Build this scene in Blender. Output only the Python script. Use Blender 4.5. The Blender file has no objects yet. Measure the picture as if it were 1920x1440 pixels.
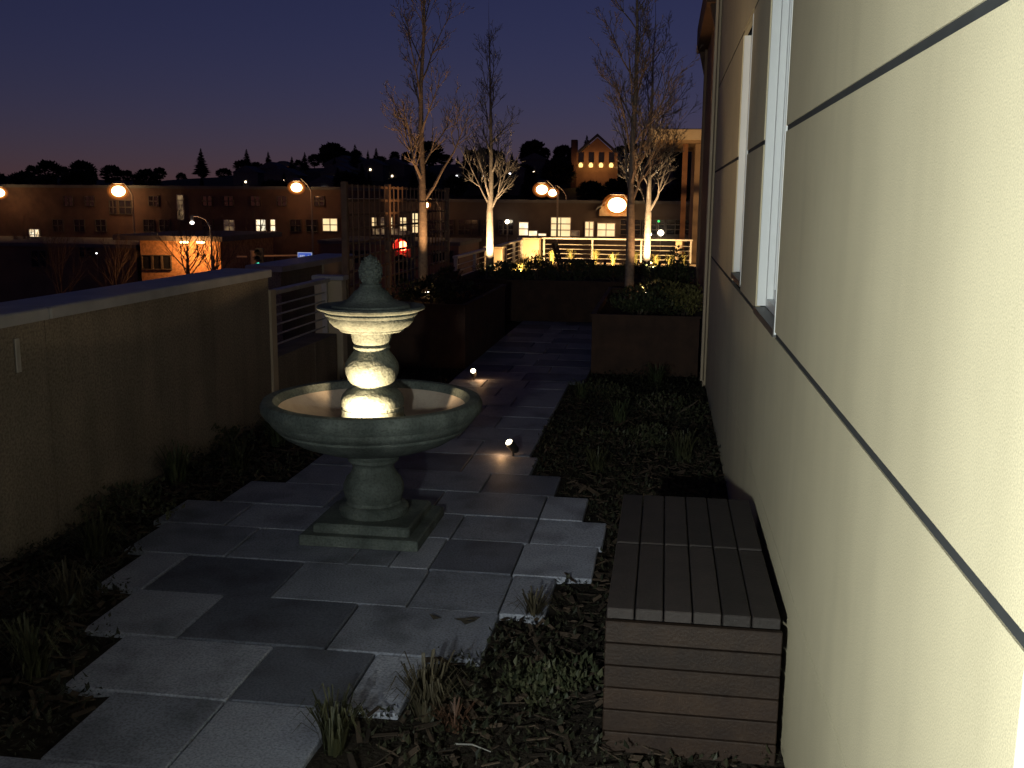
import bpy, math, random
import numpy as np
from mathutils import Matrix, Vector
R_ = math.radians
rnd = random.Random(7)
scene = bpy.context.scene
C = scene.collection

# ------------------------------------------------------------------ camera
F_PX, CX, CY, EYE = 1900.0, 960.0, 720.0, 1.68
def _cd(px, py):
    return Vector((px-CX, py-CY, F_PX)).normalized()
_F = _cd(1250, 378)                                   # direction of the wall line (world +Y)
_n = _F.cross(_cd(2250, 387.4)).normalized()
_Z = -_n if _n.y > 0 else _n
_X = _F.cross(_Z).normalized()
if _X.x < 0: _X = -_X
ROT = Matrix((_X, _F, _Z))                            # camera (x right, y down, z forward) -> world
def ray(px, py): return ROT @ _cd(px, py)
def atY(px, py, Y):
    r = ray(px, py); t = Y/r.y
    return Vector((0, 0, EYE)) + r*t
def atZ(px, py, z=0.0):
    r = ray(px, py); t = (z-EYE)/r.z
    return Vector((0, 0, EYE)) + r*t
cam = bpy.data.cameras.new('camera')
cam.sensor_width = 36.0; cam.lens = 36.0*F_PX/1920.0
cam.clip_start = 0.05; cam.clip_end = 3000
camo = bpy.data.objects.new('camera', cam); C.objects.link(camo)
r_, d_, f_ = ROT @ Vector((1, 0, 0)), ROT @ Vector((0, 1, 0)), ROT @ Vector((0, 0, 1))
M = Matrix(((r_.x, -d_.x, -f_.x, 0), (r_.y, -d_.y, -f_.y, 0), (r_.z, -d_.z, -f_.z, EYE), (0, 0, 0, 1)))
camo.matrix_world = M
scene.camera = camo

# ------------------------------------------------------------------ sky, faint twilight sun, exposure
SUN_EL, SUN_ROT = 7.0, 200.0
world = bpy.data.worlds.new('World'); scene.world = world; world.use_nodes = True
wn = world.node_tree; wn.nodes.clear()
sky = wn.nodes.new('ShaderNodeTexSky'); sky.sky_type = 'NISHITA'; sky.sun_disc = False
sky.sun_elevation = R_(SUN_EL); sky.sun_rotation = R_(SUN_ROT); sky.altitude = 100
sky.air_density = 0.9; sky.dust_density = 0.1; sky.ozone_density = 4.2
tint = wn.nodes.new('ShaderNodeMix'); tint.data_type = 'RGBA'; tint.blend_type = 'MULTIPLY'
tint.inputs[0].default_value = 1.0; tint.inputs[7].default_value = (1.68, 0.70, 1.02, 1)
bg = wn.nodes.new('ShaderNodeBackground'); bg.inputs[1].default_value = 0.0155
wo = wn.nodes.new('ShaderNodeOutputWorld')
wn.links.new(sky.outputs[0], tint.inputs[6]); wn.links.new(tint.outputs[2], bg.inputs[0]); wn.links.new(bg.outputs[0], wo.inputs[0])
sl = bpy.data.lights.new('sun', 'SUN'); sl.energy = 0.004; sl.angle = R_(25); sl.color = (0.75, 0.82, 1.0)
so = bpy.data.objects.new('sun', sl); C.objects.link(so); so.rotation_euler = (R_(83), 0, R_(20))
scene.view_settings.view_transform = 'Standard'; scene.view_settings.look = 'None'
scene.view_settings.exposure = 0.0; scene.view_settings.gamma = 1.0
scene.cycles.use_denoising = True
scene.cycles.max_bounces = 6; scene.cycles.diffuse_bounces = 3; scene.cycles.glossy_bounces = 3
scene.cycles.sample_clamp_indirect = 2.0

# ------------------------------------------------------------------ materials
MATS = {}
def mat(name, c1, c2=None, rough=0.7, scale=8.0, bump=0.0, bscale=60.0, metal=0.0, spec=0.4, rand=0.0, detail=5.0, contrast=(0.35, 0.65)):
    if name in MATS: return MATS[name]
    m = bpy.data.materials.new(name); m.use_nodes = True; nt = m.node_tree; N = nt.nodes; L = nt.links
    p = N['Principled BSDF']; p.inputs['Roughness'].default_value = rough; p.inputs['Metallic'].default_value = metal
    p.inputs['Specular IOR Level'].default_value = spec
    tc = N.new('ShaderNodeTexCoord')
    if c2 is None: c2 = tuple(v*0.75 for v in c1)
    nz = N.new('ShaderNodeTexNoise'); nz.inputs['Scale'].default_value = scale; nz.inputs['Detail'].default_value = detail
    nz.inputs['Roughness'].default_value = 0.6
    L.new(tc.outputs['Object'], nz.inputs['Vector'])
    mr = N.new('ShaderNodeMapRange'); mr.inputs['From Min'].default_value = contrast[0]; mr.inputs['From Max'].default_value = contrast[1]
    L.new(nz.outputs['Fac'], mr.inputs['Value'])
    mx = N.new('ShaderNodeMix'); mx.data_type = 'RGBA'
    mx.inputs[6].default_value = (*c1, 1); mx.inputs[7].default_value = (*c2, 1)
    L.new(mr.outputs[0], mx.inputs[0])
    out = mx.outputs[2]
    if rand:
        oi = N.new('ShaderNodeObjectInfo'); hs = N.new('ShaderNodeHueSaturation')
        m2 = N.new('ShaderNodeMapRange'); m2.inputs['To Min'].default_value = 1-rand; m2.inputs['To Max'].default_value = 1+rand
        L.new(oi.outputs['Random'], m2.inputs['Value']); L.new(m2.outputs[0], hs.inputs['Value']); L.new(out, hs.inputs['Color']); out = hs.outputs[0]
    L.new(out, p.inputs['Base Color'])
    if bump:
        nb = N.new('ShaderNodeTexNoise'); nb.inputs['Scale'].default_value = bscale; nb.inputs['Detail'].default_value = 4
        L.new(tc.outputs['Object'], nb.inputs['Vector'])
        b = N.new('ShaderNodeBump'); b.inputs['Strength'].default_value = bump; b.inputs['Distance'].default_value = 0.01
        L.new(nb.outputs['Fac'], b.inputs['Height']); L.new(b.outputs[0], p.inputs['Normal'])
    MATS[name] = m
    return m
def leafmat(name, c1, c2, rough=0.55):
    if name in MATS: return MATS[name]
    m = bpy.data.materials.new(name); m.use_nodes = True; nt = m.node_tree; N = nt.nodes; L = nt.links
    p = N['Principled BSDF']; p.inputs['Roughness'].default_value = rough; p.inputs['Specular IOR Level'].default_value = 0.3
    g = N.new('ShaderNodeNewGeometry'); mx = N.new('ShaderNodeMix'); mx.data_type = 'RGBA'
    mx.inputs[6].default_value = (*c1, 1); mx.inputs[7].default_value = (*c2, 1)
    L.new(g.outputs['Random Per Island'], mx.inputs[0]); L.new(mx.outputs[2], p.inputs['Base Color'])
    MATS[name] = m; return m
def emit(name, col, s, sample=False, mottle=None, mscale=3.0):
    if name in MATS: return MATS[name]
    m = bpy.data.materials.new(name); m.use_nodes = True; nt = m.node_tree; N = nt.nodes; L = nt.links
    p = N['Principled BSDF']; p.inputs['Base Color'].default_value = (0.1, 0.1, 0.1, 1)
    p.inputs['Emission Color'].default_value = (*col, 1); p.inputs['Emission Strength'].default_value = s
    if mottle:
        tc = N.new('ShaderNodeTexCoord'); nz = N.new('ShaderNodeTexNoise'); nz.inputs['Scale'].default_value = mscale; nz.inputs['Detail'].default_value = 3
        mr = N.new('ShaderNodeMapRange'); mr.inputs['From Min'].default_value = .4; mr.inputs['From Max'].default_value = .6
        mx = N.new('ShaderNodeMix'); mx.data_type = 'RGBA'; mx.inputs[6].default_value = (*col, 1); mx.inputs[7].default_value = (*mottle, 1)
        L.new(tc.outputs['Object'], nz.inputs['Vector']); L.new(nz.outputs['Fac'], mr.inputs['Value']); L.new(mr.outputs[0], mx.inputs[0])
        L.new(mx.outputs[2], p.inputs['Emission Color'])
    m.cycles.emission_sampling = 'AUTO' if sample else 'NONE'
    MATS[name] = m; return m

STUCCO = mat('cream_stucco', (0.70, 0.62, 0.43), (0.635, 0.56, 0.385), rough=0.9, scale=1.3, bump=0.14, bscale=300, spec=0.2)
def add_streaks(m, lo=0.80, scale=(9.0, 9.0, 0.5), frm=(0.45, 0.75), nscale=1.0):      # rain streaks and dirt as a second, stretched noise
    nt = m.node_tree; N = nt.nodes; L = nt.links; p = N['Principled BSDF']
    src = p.inputs['Base Color'].links[0].from_socket
    tc = N.new('ShaderNodeTexCoord'); mp = N.new('ShaderNodeMapping'); mp.inputs['Scale'].default_value = scale
    nz = N.new('ShaderNodeTexNoise'); nz.inputs['Scale'].default_value = nscale; nz.inputs['Detail'].default_value = 6
    mr = N.new('ShaderNodeMapRange'); mr.inputs['From Min'].default_value = frm[0]; mr.inputs['From Max'].default_value = frm[1]
    mr.inputs['To Min'].default_value = 1.0; mr.inputs['To Max'].default_value = lo
    mx = N.new('ShaderNodeMix'); mx.data_type = 'RGBA'; mx.blend_type = 'MULTIPLY'; mx.inputs[0].default_value = 1.0
    L.new(tc.outputs['Object'], mp.inputs['Vector']); L.new(mp.outputs[0], nz.inputs['Vector']); L.new(nz.outputs['Fac'], mr.inputs['Value'])
    L.new(src, mx.inputs[6]); L.new(mr.outputs[0], mx.inputs[7]); L.new(mx.outputs[2], p.inputs['Base Color'])
add_streaks(STUCCO, 0.91, (5.0, 5.0, 0.7))
add_streaks(STUCCO, 0.74, (1, 1, 1), (0.40, 0.68), 340.0)          # sand-finish grain
def paver_mat(name, c, d):
    m = mat(name, c, tuple(v*d for v in c), rough=0.62, scale=7.0, bump=0.35, bscale=90, rand=0.12, spec=0.45, contrast=(0.3, 0.7))
    add_streaks(m, 0.55, (1.6, 1.6, 1.6), (0.5, 0.72), 2.2); add_streaks(m, 0.5, (1, 1, 1), (0.42, 0.68), 110.0)
    return m
STUCCO_DK = mat('brown_stucco', (0.30, 0.21, 0.14), (0.25, 0.17, 0.11), rough=0.9, scale=3.0, bump=0.3, bscale=200, spec=0.2)
JOINT = mat('joint_recess', (0.03, 0.032, 0.035), rough=0.9)
VINYL = mat('white_vinyl', (0.78, 0.80, 0.80), (0.72, 0.74, 0.75), rough=0.35, scale=4)
TAN = mat('tan_stucco', (0.31, 0.255, 0.20), (0.25, 0.205, 0.16), rough=0.9, scale=2.2, bump=0.4, bscale=160, spec=0.2)
add_streaks(TAN, 0.72, (5.0, 5.0, 0.6)); add_streaks(TAN, 0.55, (1, 1, 1), (0.40, 0.66), 75.0)
COPING = mat('grey_coping', (0.40, 0.40, 0.42), (0.30, 0.30, 0.32), rough=0.45, scale=4, spec=0.5)
PIER = mat('pale_tan_pier', (0.55, 0.45, 0.32), (0.48, 0.39, 0.27), rough=0.9, scale=3, bump=0.3, bscale=160)
STEEL = mat('galvanised_rail', (0.52, 0.50, 0.46), (0.42, 0.40, 0.37), rough=0.45, metal=0.4, scale=15)
STONE = mat('cast_stone', (0.150, 0.172, 0.158), (0.075, 0.092, 0.085), rough=0.8, scale=7, bump=0.5, bscale=70, spec=0.3, contrast=(0.3, 0.7))
add_streaks(STONE, 0.55, (6, 6, 1.5), (0.45, 0.7)); add_streaks(STONE, 0.6, (1, 1, 1), (0.42, 0.68), 90.0)
BASINM = mat('basin_lining', (0.42, 0.36, 0.30), (0.34, 0.28, 0.23), rough=0.75, scale=9, bump=0.3, bscale=60)
WOOD = mat('dark_ipe', (0.028, 0.0155, 0.0095), (0.017, 0.0095, 0.007), rough=0.6, scale=9, bump=0.2, bscale=90, rand=0.35)
WOODT = mat('weathered_ipe', (0.030, 0.023, 0.022), (0.020, 0.016, 0.015), rough=0.65, scale=9, bump=0.2, bscale=90, rand=0.3)
SOIL = mat('mulch_soil', (0.030, 0.024, 0.018), (0.016, 0.013, 0.011), rough=1.0, scale=30, bump=0.9, bscale=80, spec=0.1)
CONC = mat('deck_concrete', (0.16, 0.16, 0.155), (0.12, 0.12, 0.118), rough=0.9, scale=2)
CORTEN = mat('rust_steel', (0.060, 0.030, 0.018), (0.034, 0.018, 0.012), rough=0.85, scale=6, bump=0.2)
TRELW = mat('trellis_metal', (0.17, 0.10, 0.06), (0.11, 0.065, 0.04), rough=0.6, scale=12)
BARK = mat('grey_brown_bark', (0.26, 0.205, 0.155), (0.16, 0.125, 0.10), rough=0.85, scale=30, bump=0.5, bscale=60)
BARKD = mat('dark_bark', (0.10, 0.075, 0.055), (0.06, 0.045, 0.035), rough=0.9, scale=20)
BLACKM = mat('black_fixture', (0.02, 0.02, 0.02), rough=0.5)
BRICK = mat('dark_brick', (0.10, 0.055, 0.042), (0.065, 0.036, 0.03), rough=0.9, scale=1.2, bump=0.2, bscale=8)
ROOFM = mat('dark_roof', (0.085, 0.085, 0.095), (0.06, 0.06, 0.068), rough=0.8, scale=1.5)
TRIMW = mat('window_trim', (0.42, 0.38, 0.33), rough=0.7)
TRIMD = mat('dark_window_trim', (0.06, 0.05, 0.045), rough=0.7)
GLASSD = mat('dark_glass', (0.012, 0.014, 0.02), rough=0.08, spec=0.6)
ASPH = mat('asphalt', (0.045, 0.045, 0.048), (0.035, 0.035, 0.037), rough=0.9, scale=3)
WALKM = mat('sidewalk_concrete', (0.25, 0.24, 0.23), rough=0.9, scale=2)
PAINT = mat('road_paint', (0.7, 0.7, 0.68), rough=0.8)
HILLM = mat('hillside', (0.020, 0.022, 0.016), (0.012, 0.014, 0.011), rough=1.0, scale=0.05)
POLE = mat('painted_pole', (0.22, 0.20, 0.18), rough=0.5, metal=0.3)
WARM = emit('warm_lamp', (1.0, 0.62, 0.25), 30.0)
COREW = emit('hot_bulb', (1.0, 0.86, 0.6), 14.0)
LITWIN = emit('lit_window_warm', (1.0, 0.80, 0.42), 1.15, mottle=(1.0, 0.70, 0.34), mscale=1.2)
LITWIN2 = emit('lit_window_white', (1.0, 0.90, 0.66), 1.5, mottle=(0.9, 0.66, 0.36), mscale=1.6)
DIMWIN = emit('dim_window', (0.50, 0.33, 0.16), 0.45, mottle=(0.10, 0.06, 0.04), mscale=1.6)
DOT = emit('distant_light', (1.0, 0.78, 0.5), 5.0)
DOTW = emit('distant_white_light', (0.95, 0.95, 1.0), 6.0)

def halo_mat(name, col, s, fac):                       # glare halo round a lamp, painted as a see-through emitting shell
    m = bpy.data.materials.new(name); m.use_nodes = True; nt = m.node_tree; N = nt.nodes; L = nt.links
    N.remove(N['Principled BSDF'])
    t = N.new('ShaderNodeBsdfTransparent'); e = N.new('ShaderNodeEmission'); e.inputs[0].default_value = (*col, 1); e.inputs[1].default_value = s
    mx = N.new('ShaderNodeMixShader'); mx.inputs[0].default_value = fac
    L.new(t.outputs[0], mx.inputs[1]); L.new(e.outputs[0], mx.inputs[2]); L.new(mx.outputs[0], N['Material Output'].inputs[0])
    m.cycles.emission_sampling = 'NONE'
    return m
HALO = halo_mat('sodium_halo', (1.0, 0.30, 0.05), 0.8, 0.40)
HALO2 = halo_mat('outer_sodium_halo', (1.0, 0.25, 0.04), 0.55, 0.16)
REDHALO = halo_mat('red_halo', (1.0, 0.012, 0.012), 1.1, 0.45)

# ------------------------------------------------------------------ mesh helpers
class MB:
    def __init__(s): s.v = []; s.f = []
    def box(s, x0, x1, y0, y1, z0, z1):
        b = len(s.v)
        s.v += [(x0,y0,z0),(x1,y0,z0),(x1,y1,z0),(x0,y1,z0),(x0,y0,z1),(x1,y0,z1),(x1,y1,z1),(x0,y1,z1)]
        s.f += [tuple(b+i for i in q) for q in ((0,3,2,1),(4,5,6,7),(0,1,5,4),(1,2,6,5),(2,3,7,6),(3,0,4,7))]
        return s
    def bev(s, x0, x1, y0, y1, z0, z1, c=0.004):        # box with chamfered upright and top edges
        b = len(s.v)
        def ring(i, z): return [(x0+i+c,y0+i,z),(x1-i-c,y0+i,z),(x1-i,y0+i+c,z),(x1-i,y1-i-c,z),(x1-i-c,y1-i,z),(x0+i+c,y1-i,z),(x0+i,y1-i-c,z),(x0+i,y0+i+c,z)]
        rings = [ring(0, z0), ring(0, z1-c), ring(c, z1)]
        for r in rings: s.v += r
        for k in range(2):
            for i in range(8):
                j = (i+1) % 8
                s.f.append((b+8*k+i, b+8*k+j, b+8*k+8+j, b+8*k+8+i))
        s.f.append(tuple(b+16+i for i in range(8))); s.f.append(tuple(b+7-i for i in range(8)))
        return s
    def tube(s, pts, rad, n=6, cap=True):
        pts = [Vector(p) for p in pts]
        if not hasattr(rad, '__len__'): rad = [rad]*len(pts)
        b = len(s.v); ref = None
        for i, p in enumerate(pts):
            t = (pts[min(i+1, len(pts)-1)] - pts[max(i-1, 0)])
            t = t.normalized() if t.length > 1e-9 else Vector((0, 0, 1))
            if ref is None: ref = Vector((1, 0, 0)) if abs(t.x) < .8 else Vector((0, 1, 0))
            u = (ref - t*ref.dot(t)).normalized(); w = t.cross(u); ref = u
            for k in range(n):
                a = 2*math.pi*k/n
                q = p + (u*math.cos(a)+w*math.sin(a))*rad[i]
                s.v.append((q.x, q.y, q.z))
        for i in range(len(pts)-1):
            for k in range(n):
                j = (k+1) % n
                s.f.append((b+i*n+k, b+i*n+j, b+(i+1)*n+j, b+(i+1)*n+k))
        if cap:
            s.f.append(tuple(b+n-1-k for k in range(n))); e = b+(len(pts)-1)*n; s.f.append(tuple(e+k for k in range(n)))
        return s
    def lathe(s, prof, n=48, cx=0, cy=0, rot=0.0, cap=True):
        b = len(s.v)
        for r, z in prof:
            for k in range(n):
                a = 2*math.pi*k/n + rot
                s.v.append((cx+r*math.cos(a), cy+r*math.sin(a), z))
        for i in range(len(prof)-1):
            for k in range(n):
                j = (k+1) % n
                s.f.append((b+i*n+k, b+i*n+j, b+(i+1)*n+j, b+(i+1)*n+k))
        if cap and prof[0][0] > 1e-5: s.f.append(tuple(b+n-1-k for k in range(n)))
        if cap and prof[-1][0] > 1e-5:
            e = b+(len(prof)-1)*n; s.f.append(tuple(e+k for k in range(n)))
        return s
    def prism(s, poly, y0, y1):                          # polygon in XZ pushed along Y
        b = len(s.v); n = len(poly)
        s.v += [(x, y0, z) for x, z in poly] + [(x, y1, z) for x, z in poly]
        s.f.append(tuple(b+i for i in range(n))); s.f.append(tuple(b+2*n-1-i for i in range(n)))
        for i in range(n):
            j = (i+1) % n; s.f.append((b+i, b+n+i, b+n+j, b+j))
        return s
    def leaf(s, p, d, w, up=None):                       # pointed leaf of two triangles folded on its midrib
        p = Vector(p); d = Vector(d)
        sd = d.cross(Vector((0.3, 0.2, 1))).normalized()*w
        if up: sd = d.cross(Vector(up)).normalized()*w
        fold = d.cross(sd).normalized()*w*0.5
        b = len(s.v); m = p + d*0.45
        for q in (p, m+sd+fold, p+d, m-sd+fold): s.v.append((q.x, q.y, q.z))
        s.f += [(b, b+1, b+2), (b, b+2, b+3)]
        return s
    def mesh(s, name):
        me = bpy.data.meshes.new(name); me.from_pydata(s.v, [], s.f); me.update(); return me
    def build(s, name, material, parent=None, smooth=None, loc=None):
        me = s.mesh(name); me.materials.append(material)
        if smooth is not None:
            me.polygons.foreach_set('use_smooth', [True]*len(me.polygons)); me.set_sharp_from_angle(angle=R_(smooth))
        return link(name, me, parent, loc)
def link(name, me, parent=None, loc=None):
    o = bpy.data.objects.new(name, me); C.objects.link(o)
    if parent is not None: o.parent = parent
    if loc is not None: o.location = loc
    return o
def tag(o, label, cat, group=None, kind=None):
    if label: o['label'] = label
    if cat: o['category'] = cat
    if group: o['group'] = group
    if kind: o['kind'] = kind
    return o
def thing(name, label, cat, loc=(0, 0, 0), group=None, rz=0.0):
    o = bpy.data.objects.new(name, None); C.objects.link(o); o.location = loc; o.rotation_euler.z = rz
    o.empty_display_size = 0.1
    return tag(o, label, cat, group)
def struct(o):
    o['kind'] = 'structure'; return o
def light(name, typ, loc, energy, color, parent=None, aim=None, size=0.03, angle=60, blend=0.4):
    l = bpy.data.lights.new(name, typ); l.energy = energy; l.color = color; l.shadow_soft_size = size
    if typ == 'SPOT': l.spot_size = R_(angle); l.spot_blend = blend
    o = bpy.data.objects.new(name, l); C.objects.link(o)
    o.location = loc
    if aim is not None:
        o.rotation_euler = (Vector(aim)-Vector(loc)).to_track_quat('-Z', 'Y').to_euler()
    if parent is not None: o.parent = parent; o.matrix_parent_inverse = Matrix.Translation(-parent.location)
    return o

WALLX = 0.42
FLOOD = 600.0
STREET = -7.5
# ================================================================== SETTING
# ---- street level, far ground and hillside
struct(MB().box(-1500, 1500, -300, 2500, STREET-0.6, STREET-0.02).build('ground', mat('far_ground', (0.05, 0.05, 0.045), rough=1, scale=.05)))
struct(MB().box(-400, 400, 44, 58, STREET-0.1, STREET).build('road', ASPH))
for y0, y1, nm in ((40.5, 43.9, 'pavement'), (58.1, 62.0, 'pavement')):
    struct(MB().bev(-300, 300, y0, y1, STREET-0.1, STREET+0.13, 0.02).build(nm, WALKM))
mk = MB()
for i in range(-20, 12): mk.box(i*6.0, i*6.0+3.0, 50.95, 51.08, STREET+0.004, STREET+0.008)
struct(mk.build('lane_markings', PAINT))

# ---- terrace: deck on its podium, soil sheet and paving
struct(MB().box(-3.35, 9.0, -7.0, 22.05, STREET-.2, -0.075).build('terrace_deck', CONC))
NX, NY = 40, 150
sv = MB()
nr = np.random.RandomState(3)
xs = np.linspace(-3.0, WALLX, NX); ys = np.linspace(-4.0, 14.2, NY)
hz = nr.normal(0, .007, (NY, NX))
for j in range(NY):
    for i in range(NX):
        sv.v.append((xs[i], ys[j], -0.026+hz[j, i]))
for j in range(NY-1):
    for i in range(NX-1):
        a = j*NX+i; sv.f.append((a, a+1, a+NX+1, a+NX))
struct(sv.build('planting_soil', SOIL, smooth=60))

PV = dict(L=paver_mat('light_paver', (0.40, 0.425, 0.515), 0.80), M=paver_mat('mid_paver', (0.272, 0.292, 0.362), 0.78), D=paver_mat('dark_paver', (0.145, 0.158, 0.205), 0.78))
paving = struct(MB().box(-2.0, -0.9, -3.8, 14.15, -0.074, -0.046).build('paving', CONC))
rows = [
 (2.585, 3.02, [-1.83, -1.42, -1.02], 'ML'),
 (3.02, 3.455, [-2.03, -1.42, -1.02, -.82], 'LDL'),
 (3.455, 3.9, [-2.22, -1.82, -1.22, -.62], 'LDM'),
 (3.9, 4.345, [-2.42, -2.20, -1.62, -1.02, -.63, -.43], 'LDMML'),
 (4.345, 4.785, [-2.54, -2.02, -1.42, -1.22, -1.03, -.64, -.27], 'MMMLDL'),
 (4.785, 5.185, [-2.62, -2.22, -1.62, -1.02, -.62, -.25], 'MLMMM' ),
 (5.185, 5.615, [-2.42, -1.82, -1.22, -.62, -.38], 'MDMLL'),
 (5.615, 6.05, [-2.21, -1.62, -1.02, -.58], 'MMD'),
 (6.05, 6.5, [-2.21, -1.82, -1.22, -.78], 'MDM')]
rows[5] = (4.785, 5.185, [-2.62, -2.22, -1.62, -1.02, -.62, -.25], 'MLMML')
y = 2.585
for k in range(14):                                      # the path goes on behind the camera
    off = [-1.62, -1.42, -1.22, -1.42][k % 4]
    rows.append((y-.435, y, [off-.41, off, off+.40, off+.82], rnd.choice(['MLM', 'LMD', 'DML']))); y -= .435
y = 6.5; k = 0
while y < 9.35:
    rows.append((y, y+.41, [-1.95, -1.42, -.84] if k % 2 else [-1.95, -1.62, -1.22, -.84], 'MM' if k % 2 else 'LMM')); y += .41; k += 1
while y < 14.1:
    rows.append((y, y+.437, [-1.96, -1.3, -.70] if k % 2 else [-1.96, -1.5, -1.1, -.70], 'MD' if k % 2 else 'DMM')); y += .437; k += 1
for y0, y1, ed, tones in rows:
    for i in range(len(ed)-1):
        g = 0.0035
        dz = rnd.uniform(-.003, .003)
        MB().bev(ed[i]+g, ed[i+1]-g, y0+g, y1-g, -0.045, 0.0+dz, 0.005).build('paver', PV[tones[i]], paving)

# ---- hillside behind the street, rising to the right
hv = MB()
hx = np.linspace(-420, 260, 110); hy = np.linspace(100, 620, 40)
def ridge(x):                                            # height of the skyline ridge
    return 10 + 3.0*math.sin(x*.012+1) + 1.5*math.sin(x*.05) + 3.5*math.exp(-((x+5)/60.0)**2) 
def hillz(x, yy):
    t = min(1, max(0, (yy-110)/190.0)); t = t*t*(3-2*t)
    return STREET-.5 + (ridge(x)-STREET)*t + .4*math.sin(x*.2+yy*.13)
for yy in hy:
    for x in hx: hv.v.append((x, yy, hillz(x, yy)))
for j in range(39):
    for i in range(109):
        a = j*110+i; hv.f.append((a, a+1, a+111, a+110))
struct(hv.build('hill', HILLM, smooth=60))

# ================================================================== CREAM BUILDING (right)
bld = thing('stucco_building', 'cream stucco building with dark panel joints and white framed windows beside the path', 'building', (WALLX, 0, 0))
def lb(x0, x1, y0, y1, z0, z1): return (x0-WALLX, x1-WALLX, y0, y1, z0, z1)
MB().box(*lb(WALLX+.0035, WALLX+.06, -5, .098, -.07, 5.2)).build('joint_backing', JOINT, bld); MB().box(*lb(WALLX+.0035, WALLX+.06, 1.140, 3.88, -.07, 5.2)).build('joint_backing', JOINT, bld)
MB().box(*lb(WALLX+.0035, WALLX+.06, 4.78, 5.72, -.07, 5.2)).build('joint_backing', JOINT, bld)
MB().box(*lb(WALLX+.0035, WALLX+.06, 6.50, 9.55, -.07, 5.2)).build('joint_backing', JOINT, bld)
for a, b in ((3.88, 4.78), (5.72, 6.5)):
    MB().box(*lb(WALLX+.0035, WALLX+.06, a, b, -.07, 1.17)).build('joint_backing', JOINT, bld)
MB().box(*lb(WALLX+.3, WALLX+8, -5, 9.5, -.07, 5.1)).build('building_core', STUCCO_DK, bld)
zr = [-0.06, .50, 1.19, 1.945, 2.68, 3.42, 4.16, 5.2]
g = 0.0105
W1, W2 = (3.90, 4.77, 1.20, 3.05), (5.74, 6.48, 1.24, 2.66)
for k in range(len(zr)-1):
    z0, z1 = zr[k]+(0 if k == 0 else .0022 if k == 1 else g), zr[k+1]-(.0022 if k == 0 else g)
    spans = [(-5.0, -1.8), (-1.8+g*2, 1.09), (1.25, 9.55)]
    if k == 0 or k == 1: spans[2] = (1.115, 9.55)
    spans = [(-5.0, -1.8), (-1.784, 0.1), (1.150, 9.55)]
    out = []
    for a, b in spans:
        cur = a
        for w in (W1, W2):
            if a < w[0] and w[1] < b and z1 > w[2]+.02 and z0 < w[3]:
                out.append((cur, w[0], z0, z1)); cur = w[1]
                if z1 > w[3]: out.append((w[0]+.001, w[1]-.001, max(z0, w[3]), z1))
        out.append((cur, b, z0, z1))
    for a, b, c, d in out:
        MB().box(*lb(WALLX, WALLX+.022, a, b, c, d)).build('wall_panel', STUCCO, bld)
def window(w, depth=.14):
    y0, y1, z0, z1 = w
    wd = link('window', None, bld)
    wd = MB().box(*lb(WALLX+depth+.02, WALLX+depth+.03, y0, y1, z0, z1)).build('window', GLASSD, bld)          # dark glass behind
    f = MB()
    f.box(*lb(WALLX+.045, WALLX+depth+.04, y1-.055, y1, z0+.012, z1)); f.box(*lb(WALLX+.045, WALLX+depth+.04, y0, y0+.05, z0+.012, z1))
    f.box(*lb(WALLX+.045, WALLX+depth+.04, y0+.051, y1-.056, z1-.06, z1))
    f.box(*lb(WALLX+.045, WALLX+depth+.04, y0+.051, y1-.056, z0+.012, z0+.05))
    f.build('frame', VINYL, wd)
    MB().box(*lb(WALLX+.006, WALLX+.044, y1-.022, y1+.002, z0+.015, z1)).build('trim', VINYL, wd)
    MB().box(*lb(WALLX-.003, WALLX+.044, y0-.006, y0+.010, z0-.01, z1)).build('trim', VINYL, wd)
    s = MB()
    s.box(*lb(WALLX+.072, WALLX+.112, y1-.10, y1-.056, z0+.051, z1-.061)); s.box(*lb(WALLX+.072, WALLX+.112, y0+.051, y0+.095, z0+.051, z1-.061))
    s.box(*lb(WALLX+.072, WALLX+.112, y0+.096, y1-.101, z0+.051, z0+.095)); s.box(*lb(WALLX+.072, WALLX+.112, y0+.096, y1-.101, z1-.105, z1-.061))
    s.build('sash', VINYL, wd)
    MB().box(*lb(WALLX+.088, WALLX+.094, y0+.096, y1-.101, z0+.096, z1-.106)).build('pane', GLASSD, wd)
    MB().box(*lb(WALLX-.007, WALLX+.045, y0-.004, y1+.01, z0-.02, z0+.010)).build('sill', mat('dark_sill', (0.09, 0.085, 0.08), rough=.5), wd)
window(W1); window(W2)
# white framed door near the camera
dr = MB().box(*lb(WALLX+.061, WALLX+.10, .17, 1.064, -.05, 2.10)).build('door', VINYL, bld)
MB().box(*lb(WALLX-.004, WALLX+.11, 1.065, 1.138, -.06, 2.10)).build('jamb', VINYL, dr); MB().box(*lb(WALLX-.004, WALLX+.11, .1005, .169, -.06, 2.10)).build('jamb', VINYL, dr)
MB().tube([(-.02+.06, .3, 1.0), (-.03, .3, 1.0), (-.03, .42, 1.0)], .01, 8).build('handle', STEEL, dr)
MB().box(*lb(WALLX, WALLX+.022, .102, 1.146, 2.19, 5.2)).build('wall_panel', STUCCO, bld)
MB().box(*lb(WALLX-.004, WALLX+.11, .1005, 1.138, 2.101, 2.17)).build('head', VINYL, dr)
# corner trims, downpipe, return
MB().bev(*lb(WALLX-.03, WALLX+.05, 9.551, 9.66, -.07, 5.2), c=.006).build('corner_trim', PIER, bld)
MB().bev(*lb(WALLX-.055, WALLX-.031, 9.40, 9.50, .05, 5.0), c=.004).build('downpipe', PIER, bld)
MB().box(*lb(WALLX+.06, WALLX+8, 9.56, 9.63, -.07, 5.2)).build('return_wall', STUCCO_DK, bld)
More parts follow.
